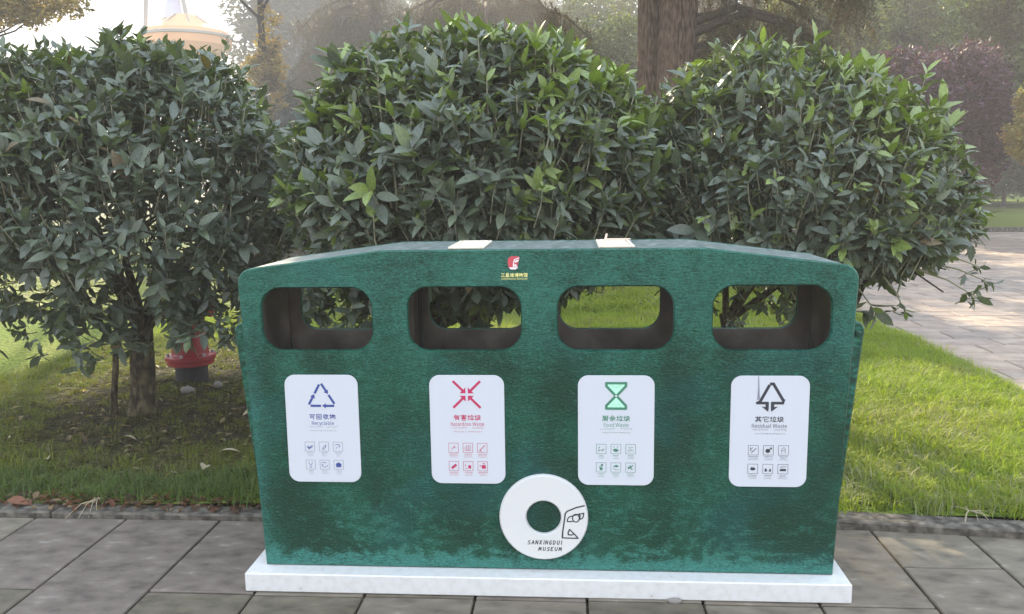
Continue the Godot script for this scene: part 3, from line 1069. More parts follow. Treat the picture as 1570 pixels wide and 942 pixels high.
func background() -> void:
	cedar("old cedar with the thickest ridged reddish trunk, rising between the middle and right shrubs", polar(1031, 12.5), 0.29, 5.6, 10.6, 4.0, 44, Vector3(0.15, 11.4, 0.1), 11)
	cedar("slimmer grey cedar trunk close against the left of the thick reddish one", polar(998, 12.75), 0.19, 6.0, 10.4, 3.2, 34, Vector3(-0.1, 11.2, -0.1))
	cedar("dusky cedar with drooping boughs hanging behind the top of the tallest shrub", polar(740, 16.5), 0.18, 1.2, 5.0, 4.3, 60, Vector3(0.2, 5.5, 0))
	cedar("hazy cedar whose edge ends at the bright sky gap", polar(585, 20.0), 0.18, 1.2, 5.6, 3.9, 60, Vector3(0.0, 6.2, 0))
	var green := [Color(0.085, 0.120, 0.040), Color(0.110, 0.150, 0.048), Color(0.070, 0.100, 0.040)]
	var plum := [Color(0.085, 0.036, 0.074), Color(0.125, 0.055, 0.105), Color(0.055, 0.028, 0.050)]
	var gold := [Color(0.36, 0.24, 0.05), Color(0.26, 0.20, 0.05), Color(0.40, 0.30, 0.08)]
	tree("plum_tree", "purple-leaved plum tree beyond the right shrub", polar(1425, 21), 4.6, 0.12, [[Vector3(0, 2.9, 0), Vector3(1.3, 1.15, 1.2)], [Vector3(-0.8, 3.5, 0.2), Vector3(0.85, 0.7, 0.9)], [Vector3(0.65, 3.55, 0), Vector3(0.8, 0.75, 0.9)], [Vector3(0.15, 1.8, 0), Vector3(1.3, 0.9, 1.1)], [Vector3(0.9, 2.5, 0.3), Vector3(0.75, 0.8, 0.8)]], plum, 0.30, 1100)
	tree("broadleaf_tree", "pale green hazy tree to the right of the purple one", polar(1640, 26), 8.0, 0.18, [[Vector3(-0.8, 4.6, 0), Vector3(2.1, 1.7, 1.8)], [Vector3(-1.5, 3.5, 0), Vector3(1.4, 1.0, 1.3)], [Vector3(-1.9, 5.6, 0), Vector3(1.5, 1.2, 1.4)], [Vector3(0.4, 6.6, 0), Vector3(1.8, 1.4, 1.6)]], [Color(0.10, 0.145, 0.050), Color(0.13, 0.175, 0.060), Color(0.075, 0.11, 0.045)], 0.38, 560)
	tree("maple_tree", "small sunlit yellow and russet tree at the path's right end", polar(1622, 19), 3.4, 0.07, [[Vector3(0, 2.75, 0), Vector3(0.9, 0.65, 0.8)], [Vector3(-0.35, 2.15, 0.1), Vector3(0.75, 0.5, 0.7)]], [Color(0.30, 0.24, 0.06), Color(0.34, 0.20, 0.07), Color(0.25, 0.24, 0.07)], 0.2, 1700)
	# denser trees between the near ones and the far belt
	for e: Array in [[1500, 53, 5.0, "low bushy green tree under the pale green one"], [1290, 27, 7.2, "bushy olive tree behind the right shrub's crown"], [1385, 31, 8.4, "green tree standing over the purple plum"], [1440, 38, 9.6, "grey green tree between the purple and the pale green one"], [1170, 33, 7.6, "olive tree seen through the slanting cedar boughs"], [1085, 31, 7.0, "brownish tree right behind the thick trunk's edge"], [900, 29, 7.0, "dusky brown tree left of the twin trunks"], [800, 27, 6.2, "brown green tree over the tallest shrub's right shoulder"]]:
		var h: float = e[2]
		tree("park_tree", e[3], polar(e[0], e[1]), h, 0.16, [[Vector3(0, h * 0.25, 0), Vector3(2.2, h * 0.22, 2.0)], [Vector3(jit(0.6), h * 0.52, 0), Vector3(2.5, h * 0.24, 2.2)], [Vector3(jit(0.8), h * 0.8, 0), Vector3(2.0, h * 0.2, 1.8)]], [Color(0.085, 0.120, 0.038), Color(0.115, 0.150, 0.045), Color(0.060, 0.080, 0.034), Color(0.19, 0.22, 0.050)], 0.42, 430)
	tree("autumn_tree", "yellow-leaved tree reaching in at the top left corner", polar(-70, 15), 8.6, 0.14, [[Vector3(0.6, 7.0, 0), Vector3(2.8, 1.5, 2.4)], [Vector3(1.6, 6.0, 0.6), Vector3(2.2, 0.9, 1.8)], [Vector3(0.4, 4.25, 0), Vector3(1.5, 0.55, 1.0)], [Vector3(1.5, 4.05, 0.2), Vector3(1.0, 0.28, 0.7)], [Vector3(-0.4, 4.9, 0), Vector3(1.6, 0.8, 1.2)], [Vector3(-0.8, 3.4, 0), Vector3(1.0, 0.8, 1.0)]], gold, 0.22, 800)  # high crown blobs, unseen by the camera, enlarged to shade the left paving
	tree("young_tree", "yellow sunlit tree with an added high shade crown in the gap between left and middle shrubs", polar(418, 17), 8.6, 0.09, [[Vector3(-0.2, 7.3, 0), Vector3(2.0, 1.2, 1.9)], [Vector3(-2.2, 6.7, 0.3), Vector3(1.7, 1.0, 1.6)], [Vector3(1.1, 6.3, 0.2), Vector3(1.1, 0.7, 1.0)], [Vector3(-1.2, 6.0, 0.2), Vector3(1.7, 0.75, 1.5)], [Vector3(0, 3.6, 0), Vector3(0.45, 0.5, 0.45)], [Vector3(-0.1, 3.1, 0), Vector3(0.5, 0.45, 0.5)], [Vector3(0.1, 4.3, 0), Vector3(0.35, 0.5, 0.35)]], gold, 0.2, 1300)  # crown blobs above the frame added to shade bin top and left ground
	# the far belt of trees that closes the park
	var labels := ["far green tree behind the thick cedar trunk", "far tree filling in behind the slim grey trunk", "far dusky tree behind the tallest shrub's right shoulder", "far tall tree right of the slanting cedar boughs", "far dark tree behind the purple plum", "far tall tree with bright sky holes above the plum", "far tree closing the lawn behind the bollard lamp", "far tall tree above the yellow and russet one", "far dull tree above the tallest shrub's crest", "far hazy tree beside the bright sky gap", "far low dark tree at the lawn's end, left of the bollard lamp"]
	var spots := [[1090, 46, 11.5], [940, 44, 11.0], [850, 47, 11.5], [1230, 48, 11.5], [1350, 42, 10.0], [1440, 44, 11.5], [1500, 50, 9.0], [1590, 46, 11.5], [700, 33, 11.0], [500, 34, 11.0], [1400, 50, 8.0]]
	for i in spots.size():
		var s: Array = spots[i]
		var h: float = s[2]
		var w: float = h * 0.36
		tree("far_tree", labels[i], polar(s[0], s[1]), h, 0.2, [[Vector3(0, h * 0.28, 0), Vector3(w, h * 0.24, w)], [Vector3(jit(1.0), h * 0.55, 0), Vector3(w, h * 0.25, w)], [Vector3(jit(1.0), h * 0.82, 0), Vector3(w * 0.8, h * 0.2, w * 0.8)]], green if i % 3 else [Color(0.07, 0.075, 0.04), Color(0.09, 0.085, 0.045)], 0.62, 190, "far belt of trees")
	# clipped dark hedge at the end of the right lawn
	var xfs := []
	var cols := []
	for i in 9000:
		var hx := rng.randf_range(16.0, 46.0)
		var q := Vector3(hx, rng.randf_range(0.05, 1.0) * (4.2 + 0.8 * sin(hx * 0.9) + 0.4 * sin(hx * 2.3)), -58.0 + jit(1.2))
		xfs.append(Transform3D(Basis(rdir(), rng.randf() * TAU).scaled(Vector3(0.7, 0.6, 0.7)), q))
		cols.append(Color(0.035, 0.045, 0.028) * rng.randf_range(0.8, 1.3))
	var hedge := scatter("far_hedge", clump_mesh(305, 14, 0.34, 0.5), M.tree_leaf, xfs, cols)
	tag(hedge, "tall dark hedge closing the far end of the lawn", "hedge")
	# tripod tower with its orange canopy in the bright gap
	var at := polar(304, 30)
	var p := thing("tripod_tower", "tall steel tripod round an orange canopy with a pale spire, in the bright sky", "tower", at)
	for e: Array in [[Vector3(-1.72, 0, 0.3), Vector3(-0.75, 11.5, 0)], [Vector3(1.55, 0, 0.6), Vector3(-0.55, 11.5, 0.0)], [Vector3(0.2, 0, -1.4), Vector3(-0.62, 11.5, -0.1)]]:
		var mb := Buf.new()
		mb.tube([e[0], e[1]], [0.09, 0.06], 10)
		part("mast", mb.mesh(), M.steel_grey, p)
	var cb := Buf.new()
	cb.lathe(Vector3(0.1, 0.22, 0), [Vector2(0.0, 5.35), Vector2(1.25, 5.5), Vector2(1.42, 5.75), Vector2(1.45, 6.0), Vector2(1.36, 6.2), Vector2(0.75, 6.5), Vector2(0.35, 6.75), Vector2(0.0, 6.8)], 28)
	part("canopy", cb.mesh(), M.canopy_orange, p)
	var sp := Buf.new()
	sp.lathe(Vector3(-0.25, 0, 0), [Vector2(0.42, 6.6), Vector2(0.22, 7.3), Vector2(0.05, 8.2), Vector2(0.0, 8.3)], 12)
	part("spire", sp.mesh(), M.spire_pale, p)
	var ring := Buf.new()
	ring.lathe(Vector3(0.1, 0.22, 0), [Vector2(1.44, 5.98), Vector2(1.49, 6.0), Vector2(1.49, 6.07), Vector2(1.40, 6.1)], 28)
	part("rim", ring.mesh(), M.steel_grey, p)
	for k in 8:
		var ta := TAU * k / 8.0 + 0.2
		var st := Buf.new()
		st.tube([Vector3(0.1 + cos(ta) * 1.47, 6.28, sin(ta) * 1.47), Vector3(0.1 + cos(ta) * 0.42, 6.95, sin(ta) * 0.42)], [0.022, 0.022], 6)
		part("strut", st.mesh(), M.steel_grey, p)
	# bollard lamp on the far lawn
	var l := thing("bollard_lamp", "short dark bollard lamp with a pale band on the far lawn", "lamp", Vector3(19.9, 0.03, -36.8))
	var b1 := Buf.new()
	b1.lathe(Vector3.ZERO, [Vector2(0.14, 0), Vector2(0.13, 0.05), Vector2(0.10, 0.08), Vector2(0.10, 0.95), Vector2(0.0, 0.95)], 12)
	part("post", b1.mesh(), M.lamp_black, l)
	var b2 := Buf.new()
	b2.lathe(Vector3.ZERO, [Vector2(0.0, 0.951), Vector2(0.085, 0.951), Vector2(0.085, 1.12), Vector2(0.0, 1.12)], 12)
	part("lamp_glass", b2.mesh(), M.lamp_band, l)
	var b3 := Buf.new()
	b3.lathe(Vector3.ZERO, [Vector2(0.0, 1.121), Vector2(0.13, 1.121), Vector2(0.13, 1.17), Vector2(0.05, 1.30), Vector2(0.0, 1.33)], 12)
	part("cap", b3.mesh(), M.lamp_black, l)

# ------------------------------------------------------------------ hydrant
func hydrant() -> void:
	var h := thing("fire_hydrant", "red fire hydrant with a wide flange, half hidden behind the left shrub", "hydrant", Vector3(-2.70, 0.02, -3.02))
	var b := Buf.new()
	b.lathe(Vector3.ZERO, [Vector2(0.115, -0.05), Vector2(0.115, 0.135), Vector2(0.0, 0.135)], 24)
	part("base_pipe", b.mesh(), M.hydrant_black, h)
	b = Buf.new()
	b.lathe(Vector3.ZERO, [Vector2(0.0, 0.136), Vector2(0.155, 0.136), Vector2(0.165, 0.142), Vector2(0.165, 0.166), Vector2(0.16, 0.17), Vector2(0.16, 0.174), Vector2(0.178, 0.178), Vector2(0.178, 0.202), Vector2(0.172, 0.208), Vector2(0.135, 0.212), Vector2(0.13, 0.225)], 28)
	part("flange", b.mesh(), M.hydrant_red, h)
	for i in 6:
		var a := TAU * i / 6.0 + 0.5
		b = Buf.new()
		b.lathe(Vector3(cos(a) * 0.156, 0, sin(a) * 0.156), [Vector2(0.013, 0.205), Vector2(0.013, 0.226), Vector2(0.0, 0.23)], 6)
		part("bolt", b.mesh(), M.steel_grey, h)
	b = Buf.new()
	b.lathe(Vector3.ZERO, [Vector2(0.13, 0.222), Vector2(0.128, 0.28), Vector2(0.120, 0.38), Vector2(0.112, 0.52), Vector2(0.110, 0.60), Vector2(0.12, 0.605), Vector2(0.12, 0.63), Vector2(0.10, 0.68), Vector2(0.055, 0.715), Vector2(0.0, 0.725)], 28)
	part("barrel", b.mesh(), M.hydrant_red, h)
	for s: float in [-1.0, 1.0]:
		b = Buf.new()
		b.tube([Vector3(s * 0.09, 0.545, 0), Vector3(s * 0.16, 0.545, 0), Vector3(s * 0.161, 0.545, 0), Vector3(s * 0.185, 0.545, 0)], [0.045, 0.045, 0.058, 0.058], 14, true)
		part("outlet", b.mesh(), M.hydrant_red, h)
	b = Buf.new()
	b.tube([Vector3(0, 0.72, 0), Vector3(0, 0.765, 0)], [0.022, 0.018], 5, true)
	part("valve_nut", b.mesh(), M.hydrant_red, h)

# ------------------------------------------------------------------ the bin
const TOPY := 1.225

# outline of the plates, counter-clockwise from the bottom left, corners rounded; every point carries its outward normal
func outline() -> Array:
	var corners := [[Vector2(-1.016, 0.073), 0.0], [Vector2(1.016, 0.073), 0.0], [Vector2(1.060, 1.160), 0.055], [Vector2(0.55, TOPY), 0.25], [Vector2(-0.55, TOPY), 0.25], [Vector2(-1.060, 1.160), 0.055]]
	return round_poly(corners)

func round_poly(corners: Array) -> Array:
	var pts := []
	var m := corners.size()
	for i in m:
		var p: Vector2 = corners[i][0]
		var r: float = corners[i][1]
		var a: Vector2 = (p - corners[(i + m - 1) % m][0]).normalized()
		var b: Vector2 = (corners[(i + 1) % m][0] - p).normalized()
		var na := Vector2(a.y, -a.x)
		var nb := Vector2(b.y, -b.x)
		if r <= 0.0:
			pts.append([p, (na + nb).normalized() * (1.0 / maxf(0.3, cos(na.angle_to(nb) / 2.0)))])
			continue
		var turn := na.angle_to(nb)
		var t := r * tan(absf(turn) / 2.0)
		var c := p - a * t - na * r
		var steps := maxi(2, int(absf(turn) / 0.13))
		for k in steps + 1:
			var nn := na.rotated(turn * k / steps)
			pts.append([c + nn * r, nn])
	return pts

func rounded_rect(c: Vector2, w: float, h: float, r: float) -> Array:
	return round_poly([[c + Vector2(-w / 2, -h / 2), r], [c + Vector2(w / 2, -h / 2), r], [c + Vector2(w / 2, h / 2), r], [c + Vector2(-w / 2, h / 2), r]])

func shifted(pts: Array, d: float) -> PackedVector2Array:
	var o := PackedVector2Array()
	for p in pts:
		o.append(p[0] + p[1] * d)
	return o

# a plate with rounded holes, from z1 (front) to z0 (back), chamfered edges
func plate(pts: Array, holes: Array, z0: float, z1: float, bev: float, lo: Vector2, hi: Vector2) -> ArrayMesh:
	var b := Buf.new()
	for side in 2:
		var z := z1 if side == 0 else z0
		var nn := Vector3(0, 0, 1) if side == 0 else Vector3(0, 0, -1)
		var cuts := [lo.x - 1.0]
		for h in holes:
			var cx := 0.0
			for p in h:
				cx += p[0].x / h.size()
			cuts.append(cx)
		cuts.append(hi.x + 1.0)
		var outer := shifted(pts, -bev)
		for i in cuts.size() - 1:
			var strip := PackedVector2Array([Vector2(cuts[i], lo.y - 1), Vector2(cuts[i + 1], lo.y - 1), Vector2(cuts[i + 1], hi.y + 1), Vector2(cuts[i], hi.y + 1)])
			var pieces: Array = Geometry2D.intersect_polygons(outer, strip)
			for h in holes:
				var hole := shifted(h, bev)
				var next := []
				for pc in pieces:
					next.append_array(Geometry2D.clip_polygons(pc, hole))
				pieces = next
			for pc: PackedVector2Array in pieces:
				var t := Geometry2D.triangulate_polygon(pc)
				for k in range(0, t.size(), 3):
					var id := []
					for q in 3:
						var p: Vector2 = pc[t[k + q]]
						id.append(b.vert(Vector3(p.x, p.y, z), nn, Vector2((p.x - lo.x) / (hi.x - lo.x), (hi.y - p.y) / (hi.y - lo.y))))
					b.face(id[0], id[1], id[2])
	var loops := [[pts, -1.0]]
	for h in holes:
		loops.append([h, 1.0])
	for lp in loops:
		var ring: Array = lp[0]
		var s: float = lp[1]
		var m := ring.size()
		# (offset from the outline, z, normal's share of z)
		var prof := [[bev * s, z1, 0.7], [0.0, z1 - bev, 0.15], [0.0, z0 + bev, -0.15], [bev * s, z0, -0.7]]
		for i in m:
			var p0 = ring[i]
			var p1 = ring[(i + 1) % m]
			for k in 3:
				var id := []
				for q in [[p0, k], [p1, k], [p1, k + 1], [p0, k + 1]]:
					var pr: Array = prof[q[1]]
					var xy: Vector2 = q[0][0] + q[0][1] * pr[0]
					var nn: Vector2 = q[0][1].normalized() * -s
					if (p1[0] - p0[0]).length() > 0.2:
						var e: Vector2 = (p1[0] - p0[0]).normalized()
						nn = Vector2(e.y, -e.x) * -s
					id.append(b.vert(Vector3(xy.x, xy.y, pr[1]), Vector3(nn.x, nn.y, pr[2]).normalized(), Vector2((xy.x - lo.x) / (hi.x - lo.x), (hi.y - xy.y) / (hi.y - lo.y))))
				b.face(id[0], id[1], id[2])
				b.face(id[0], id[2], id[3])
	return b.mesh()

const OPEN_X := [-0.7827, -0.2636, 0.2554, 0.7785]

func bin() -> void:
	var root := thing("recycling_bin", "long dark green four-slot recycling bin on a white plinth", "recycling bin", Vector3.ZERO)
	var lo := Vector2(-1.07, 0.07)
	var hi := Vector2(1.07, 1.235)
	var pts := outline()
	var holes := []
	for x: float in OPEN_X:
		holes.append(rounded_rect(Vector2(x, 0.9863), 0.392, 0.220, 0.072))
	part("front_panel", plate(pts, holes, -0.022, 0.0, 0.0045, lo, hi), M.green_panel_paint, root)
	part("back_panel", plate(pts, holes, -0.450, -0.430, 0.004, lo, hi), M.green_paint, root)
	# folded sheet that closes top and sides between the two plates; dust and sky sheen are painted on the top
	var b := Buf.new()
	var dusty := Buf.new()
	var m := pts.size()
	for i in range(1, m):
		var p0 = pts[i]
		var p1 = pts[(i + 1) % m]
		for s in 2:
			var d := -0.0015 if s == 0 else -0.014
			var q0: Vector2 = p0[0] + p0[1] * d
			var q1: Vector2 = p1[0] + p1[1] * d
			var e := (q1 - q0).normalized()
			var fl := Vector2(e.y, -e.x)
			var n0: Vector2 = p0[1].normalized() if (q1 - q0).length() < 0.2 else fl
			var n1: Vector2 = p1[1].normalized() if (q1 - q0).length() < 0.2 else fl
			if s == 1:
				n0 = -n0
				n1 = -n1
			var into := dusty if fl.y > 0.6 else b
			var id := [into.vert(Vector3(q0.x, q0.y, -0.0222), Vector3(n0.x, n0.y, 0)), into.vert(Vector3(q1.x, q1.y, -0.0222), Vector3(n1.x, n1.y, 0)), into.vert(Vector3(q1.x, q1.y, -0.4298), Vector3(n1.x, n1.y, 0)), into.vert(Vector3(q0.x, q0.y, -0.4298), Vector3(n0.x, n0.y, 0))]
			into.face(id[0], id[1], id[2])
			into.face(id[0], id[2], id[3])
	part("side_sheet", b.mesh(), M.green_paint, root)
	part("top_sheet", dusty.mesh(), M.dusty_sheen_paint, root, "dusty top of the bin, sky sheen painted into its grey")
	# liner inside: partitions, end walls, back sheet with the same slots
	for x: float in [-1.028, -0.523, -0.004, 0.517, 1.028]:
		b = Buf.new()
		var t := 0.006 if absf(x) < 0.9 else 0.003
		var top := 1.20 if absf(x) < 0.53 else (1.165 if absf(x) < 0.6 else 1.12)
		b.box(Vector3(x - t, 0.66 if absf(x) > 0.9 else 0.10, -0.425), Vector3(x + t, top, -0.026), 0.001)
		part("partition", b.mesh(), M.liner_grey, root)
	var inner := round_poly([[Vector2(-1.005, 0.10), 0.0], [Vector2(1.005, 0.10), 0.0], [Vector2(1.03, 1.13), 0.03], [Vector2(0.55, 1.20), 0.1], [Vector2(-0.55, 1.20), 0.1], [Vector2(-1.03, 1.13), 0.03]])
	var slots := []
	for x: float in OPEN_X:
		slots.append(rounded_rect(Vector2(x, 0.9863), 0.396, 0.224, 0.074))
	part("back_liner", plate(inner, slots, -0.4285, -0.4255, 0.0005, lo, hi), M.liner_grey, root)
	b = Buf.new()
	b.box(Vector3(-1.0, 0.40, -0.42), Vector3(1.0, 0.404, -0.026), 0.001)
	part("liner_floor", b.mesh(), M.liner_grey, root)
	# hinge rod inside the second slot
	b = Buf.new()
	b.tube([Vector3(-0.445, 0.70, -0.20), Vector3(-0.445, 1.19, -0.20)], [0.006, 0.006], 8)
	b.tube([Vector3(-0.46, 0.70, -0.23), Vector3(-0.46, 1.19, -0.23)], [0.006, 0.006], 8)
	part("hinge_rod", b.mesh(), M.dark_gap, root)
	# doors at the two ends: thick leaves that taper towards the foot
	for s: float in [-1.0, 1.0]:
		var prof := round_poly([[Vector2(1.026, 0.22), 0.0], [Vector2(1.034, 0.22), 0.006], [Vector2(1.104, 0.962), 0.030], [Vector2(1.052, 0.968), 0.0]])
		var pp := []
		for q in prof:
			pp.append([Vector2(q[0].x * s, q[0].y), Vector2(q[1].x * s, q[1].y)])
		if s < 0:
			pp.reverse()
		part("end_door", plate(pp, [], -0.41, -0.050, 0.005, lo, hi), M.green_paint, root)
		b = Buf.new()
		b.lathe(Vector3.ZERO, [Vector2(0.011, 0.0), Vector2(0.011, 0.004), Vector2(0.007, 0.007), Vector2(0.0, 0.0075)], 12)
		var bolt := part("door_bolt", b.mesh(), M.green_paint, root)
		bolt.position = Vector3(s * 1.078, 0.925, -0.050)
		bolt.rotation.x = PI / 2
	# plinth
	b = Buf.new()
	b.box(Vector3(-1.073, 0.0015, -0.515), Vector3(1.062, 0.0718, 0.0677), 0.004)
	part("plinth", b.mesh(), M.white_plinth_paint, root)
	for i in 4:
		sign_board(root, i)
	medallion(root)
	emblem(root)
	# ash trays let into the top
	var i := 0
	for x: float in [-0.256, 0.260]:
		var tray := Node3D.new()
		tray.name = "ash_tray" if i == 0 else "ash_tray_001"
		root.add_child(tray, true)
		tray.position = Vector3(x, TOPY, -0.190)
		i += 1
		b = Buf.new()
		var hw := 0.062
		var hd := 0.155
		for q: Array in [[Vector3(-hw, 0, -hd), Vector3(-hw + 0.012, 0.008, hd)], [Vector3(hw - 0.012, 0, -hd), Vector3(hw, 0.008, hd)], [Vector3(-hw + 0.0121, 0, hd - 0.012), Vector3(hw - 0.0121, 0.008, hd)], [Vector3(-hw + 0.0121, 0, -hd), Vector3(hw - 0.0121, 0.008, -hd + 0.012)]]:
			b.box(q[0], q[1], 0.002)
		part("rim", b.mesh(), M.tray_cream, tray)
		b = Buf.new()
		b.box(Vector3(-hw + 0.0122, -0.004, -hd + 0.0122), Vector3(hw - 0.0122, 0.0035, hd - 0.0122), 0.001)
		part("sand", b.mesh(), M.tray_cream, tray)

# strokes on a face: polylines as flat ribbons a hair above the surface
class Ink:
	var b := Buf.new()
	var k := 0
	func dot(p: Vector2, r: float) -> void:
		poly(circle(p, r, r, 10))
	func circle(p: Vector2, rx: float, ry: float, n := 20) -> PackedVector2Array:
		var o := PackedVector2Array()
		for i in n:
			o.append(p + Vector2(cos(TAU * i / n) * rx, sin(TAU * i / n) * ry))
		return o
	func lift() -> float:
		k += 1
		return (k % 14) * 0.00004
	func poly(pts: PackedVector2Array) -> void:
		var z := lift()
		var t := Geometry2D.triangulate_polygon(pts)
		for i in range(0, t.size(), 3):
			b.tri(Vector3(pts[t[i]].x, pts[t[i]].y, z), Vector3(pts[t[i + 1]].x, pts[t[i + 1]].y, z), Vector3(pts[t[i + 2]].x, pts[t[i + 2]].y, z), Vector3(0, 0, 1))
	func line(pts: PackedVector2Array, w: float) -> void:
		for i in pts.size() - 1:
			var d := (pts[i + 1] - pts[i])
			if d.length() < 1e-6:
				continue
			d = d.normalized()
			var n := Vector2(-d.y, d.x) * w / 2
			var e := d * w * 0.32
			var z := lift()
			var a := pts[i] - e
			var c := pts[i + 1] + e
			b.quad(Vector3(a.x + n.x, a.y + n.y, z), Vector3(c.x + n.x, c.y + n.y, z), Vector3(c.x - n.x, c.y - n.y, z), Vector3(a.x - n.x, a.y - n.y, z), Vector3(0, 0, 1))
	# "x,y x,y;x,y ..." with y downwards, scaled by s and put at o; slant leans it to the right
	func strokes(t: String, o: Vector2, sx: float, sy: float, w: float, slant := 0.0) -> void:
		for s in t.split(";"):
			var pts := PackedVector2Array()
			for q in s.split(" "):
				var xy := q.split(",")
				var y := xy[1].to_float()
				pts.append(o + Vector2((xy[0].to_float() - slant * y) * sx, -y * sy))
			line(pts, w)

const GLYPHS := {
	"可": "1,4 23,4;18,4 18,21 15,22;5,9 12,9 12,16 5,16 5,9",
	"回": "3,3 21,3 21,22 3,22 3,3;8,9 16,9 16,16 8,16 8,9",
	"收": "4,4 4,16 10,14;9,2 9,22;14,2 12,9;13,6 22,6;19,6 17,14 11,22;14,9 17,16 23,22",
	"物": "3,5 1,10;2,8 11,8;6,2 6,22;1,16 11,13;14,2 11,9;13,6 22,6 21,20 18,21;16,6 11,15;19,6 13,18",
	"有": "1,6 23,6;10,1 1,15;8,10 8,23;8,10 19,10 19,22 17,22;8,14 19,14;8,18 19,18",
	"害": "12,1 12,3;2,7 2,4 22,4 22,7;5,8 19,8;7,11 17,11;2,14 22,14;12,6 12,15;6,17 18,17 18,23 6,23 6,17",
	"垃": "1,8 9,8;5,2 5,19;1,20 9,17;16,1 17,5;11,6 23,6;13,9 15,18;21,9 18,20;10,21 24,21",
	"圾": "1,8 9,8;5,2 5,19;1,20 9,17;11,4 20,4 19,10 23,10 18,17 10,23;14,4 13,14 9,22;14,9 17,16 23,22",
	"厨": "2,3 23,3;4,3 4,14 1,22;7,7 14,7;8,10 13,10 13,14 8,14 8,10;8,16 9,19;13,16 12,19;6,21 15,19;15,10 23,10;20,5 20,22 17,22;16,13 17,16",
	"余": "12,1 7,7 1,11;12,1 17,7 23,11;7,10 17,10;3,14 21,14;12,10 12,22 9,22;8,16 4,21;16,16 20,21",
	"其": "1,5 23,5;7,1 7,17;17,1 17,17;7,9 17,9;7,13 17,13;1,17 23,17;8,18 3,23;16,18 21,23",
	"它": "12,1 12,4;2,9 2,4 22,4 22,8;8,9 8,20 10,22 20,22 21,18;19,11 8,15",
	"三": "3,4 21,4;5,12 19,12;1,21 23,21",
	"星": "6,2 18,2 18,10 6,10 6,2;6,6 18,6;6,11 2,16;4,14 21,14;12,11 12,22;5,18 19,18;2,22 22,22",
	"堆": "1,8 9,8;5,2 5,19;1,20 9,17;13,2 10,10;12,7 12,23;12,7 23,7;17,2 18,6;17,7 17,21;12,12 22,12;12,16 22,16;12,21 23,21",
	"博": "1,9 9,9;5,2 5,22;11,4 23,4;17,1 17,12;12,7 22,7 22,13 12,13 12,7;12,10 22,10;10,16 24,16;19,13 19,23 16,23;13,18 15,21",
	"馆": "5,1 1,8;4,4 10,4 9,7;5,8 5,21 9,18;16,1 17,3;11,7 11,4 23,4 23,7;13,7 13,23;13,8 21,8 21,13 13,13;13,16 22,16 22,22 13,22",
	"S": "9,1 4,1 1,4 2,6 8,8 9,11 6,14 0,14", "A": "0,14 5,0 10,14;2,9 8,9", "N": "0,14 0,0 9,14 9,0", "X": "0,0 9,14;9,0 0,14", "I": "2,0 2,14",
	"G": "9,2 5,0 1,4 0,9 3,14 8,13 9,8 5,8", "D": "0,0 0,14 6,13 9,8 7,2 0,0", "U": "0,0 0,10 3,14 7,13 9,9 9,0", "M": "0,14 1,0 5,10 9,0 11,14", "E": "9,0 0,0 0,14 9,14;0,7 7,7",
}

func text(words: String, height: float, material: Material, parent: Node, at: Vector3, width := 0.0) -> void:
	var t := TextMesh.new()
	t.text = words
	var f := SystemFont.new()
	f.font_names = PackedStringArray(["Droid Sans"])
	t.font = f
	t.font_size = 32
	t.pixel_size = height / 32.0
	t.depth = 0.0
	t.curve_step = 2.0
	var o := part("lettering", t, material, parent)
	o.position = at
	if width > 0.0:
		var have := t.get_aabb().size.x
		if have > 0.001:
			o.scale.x = width / have

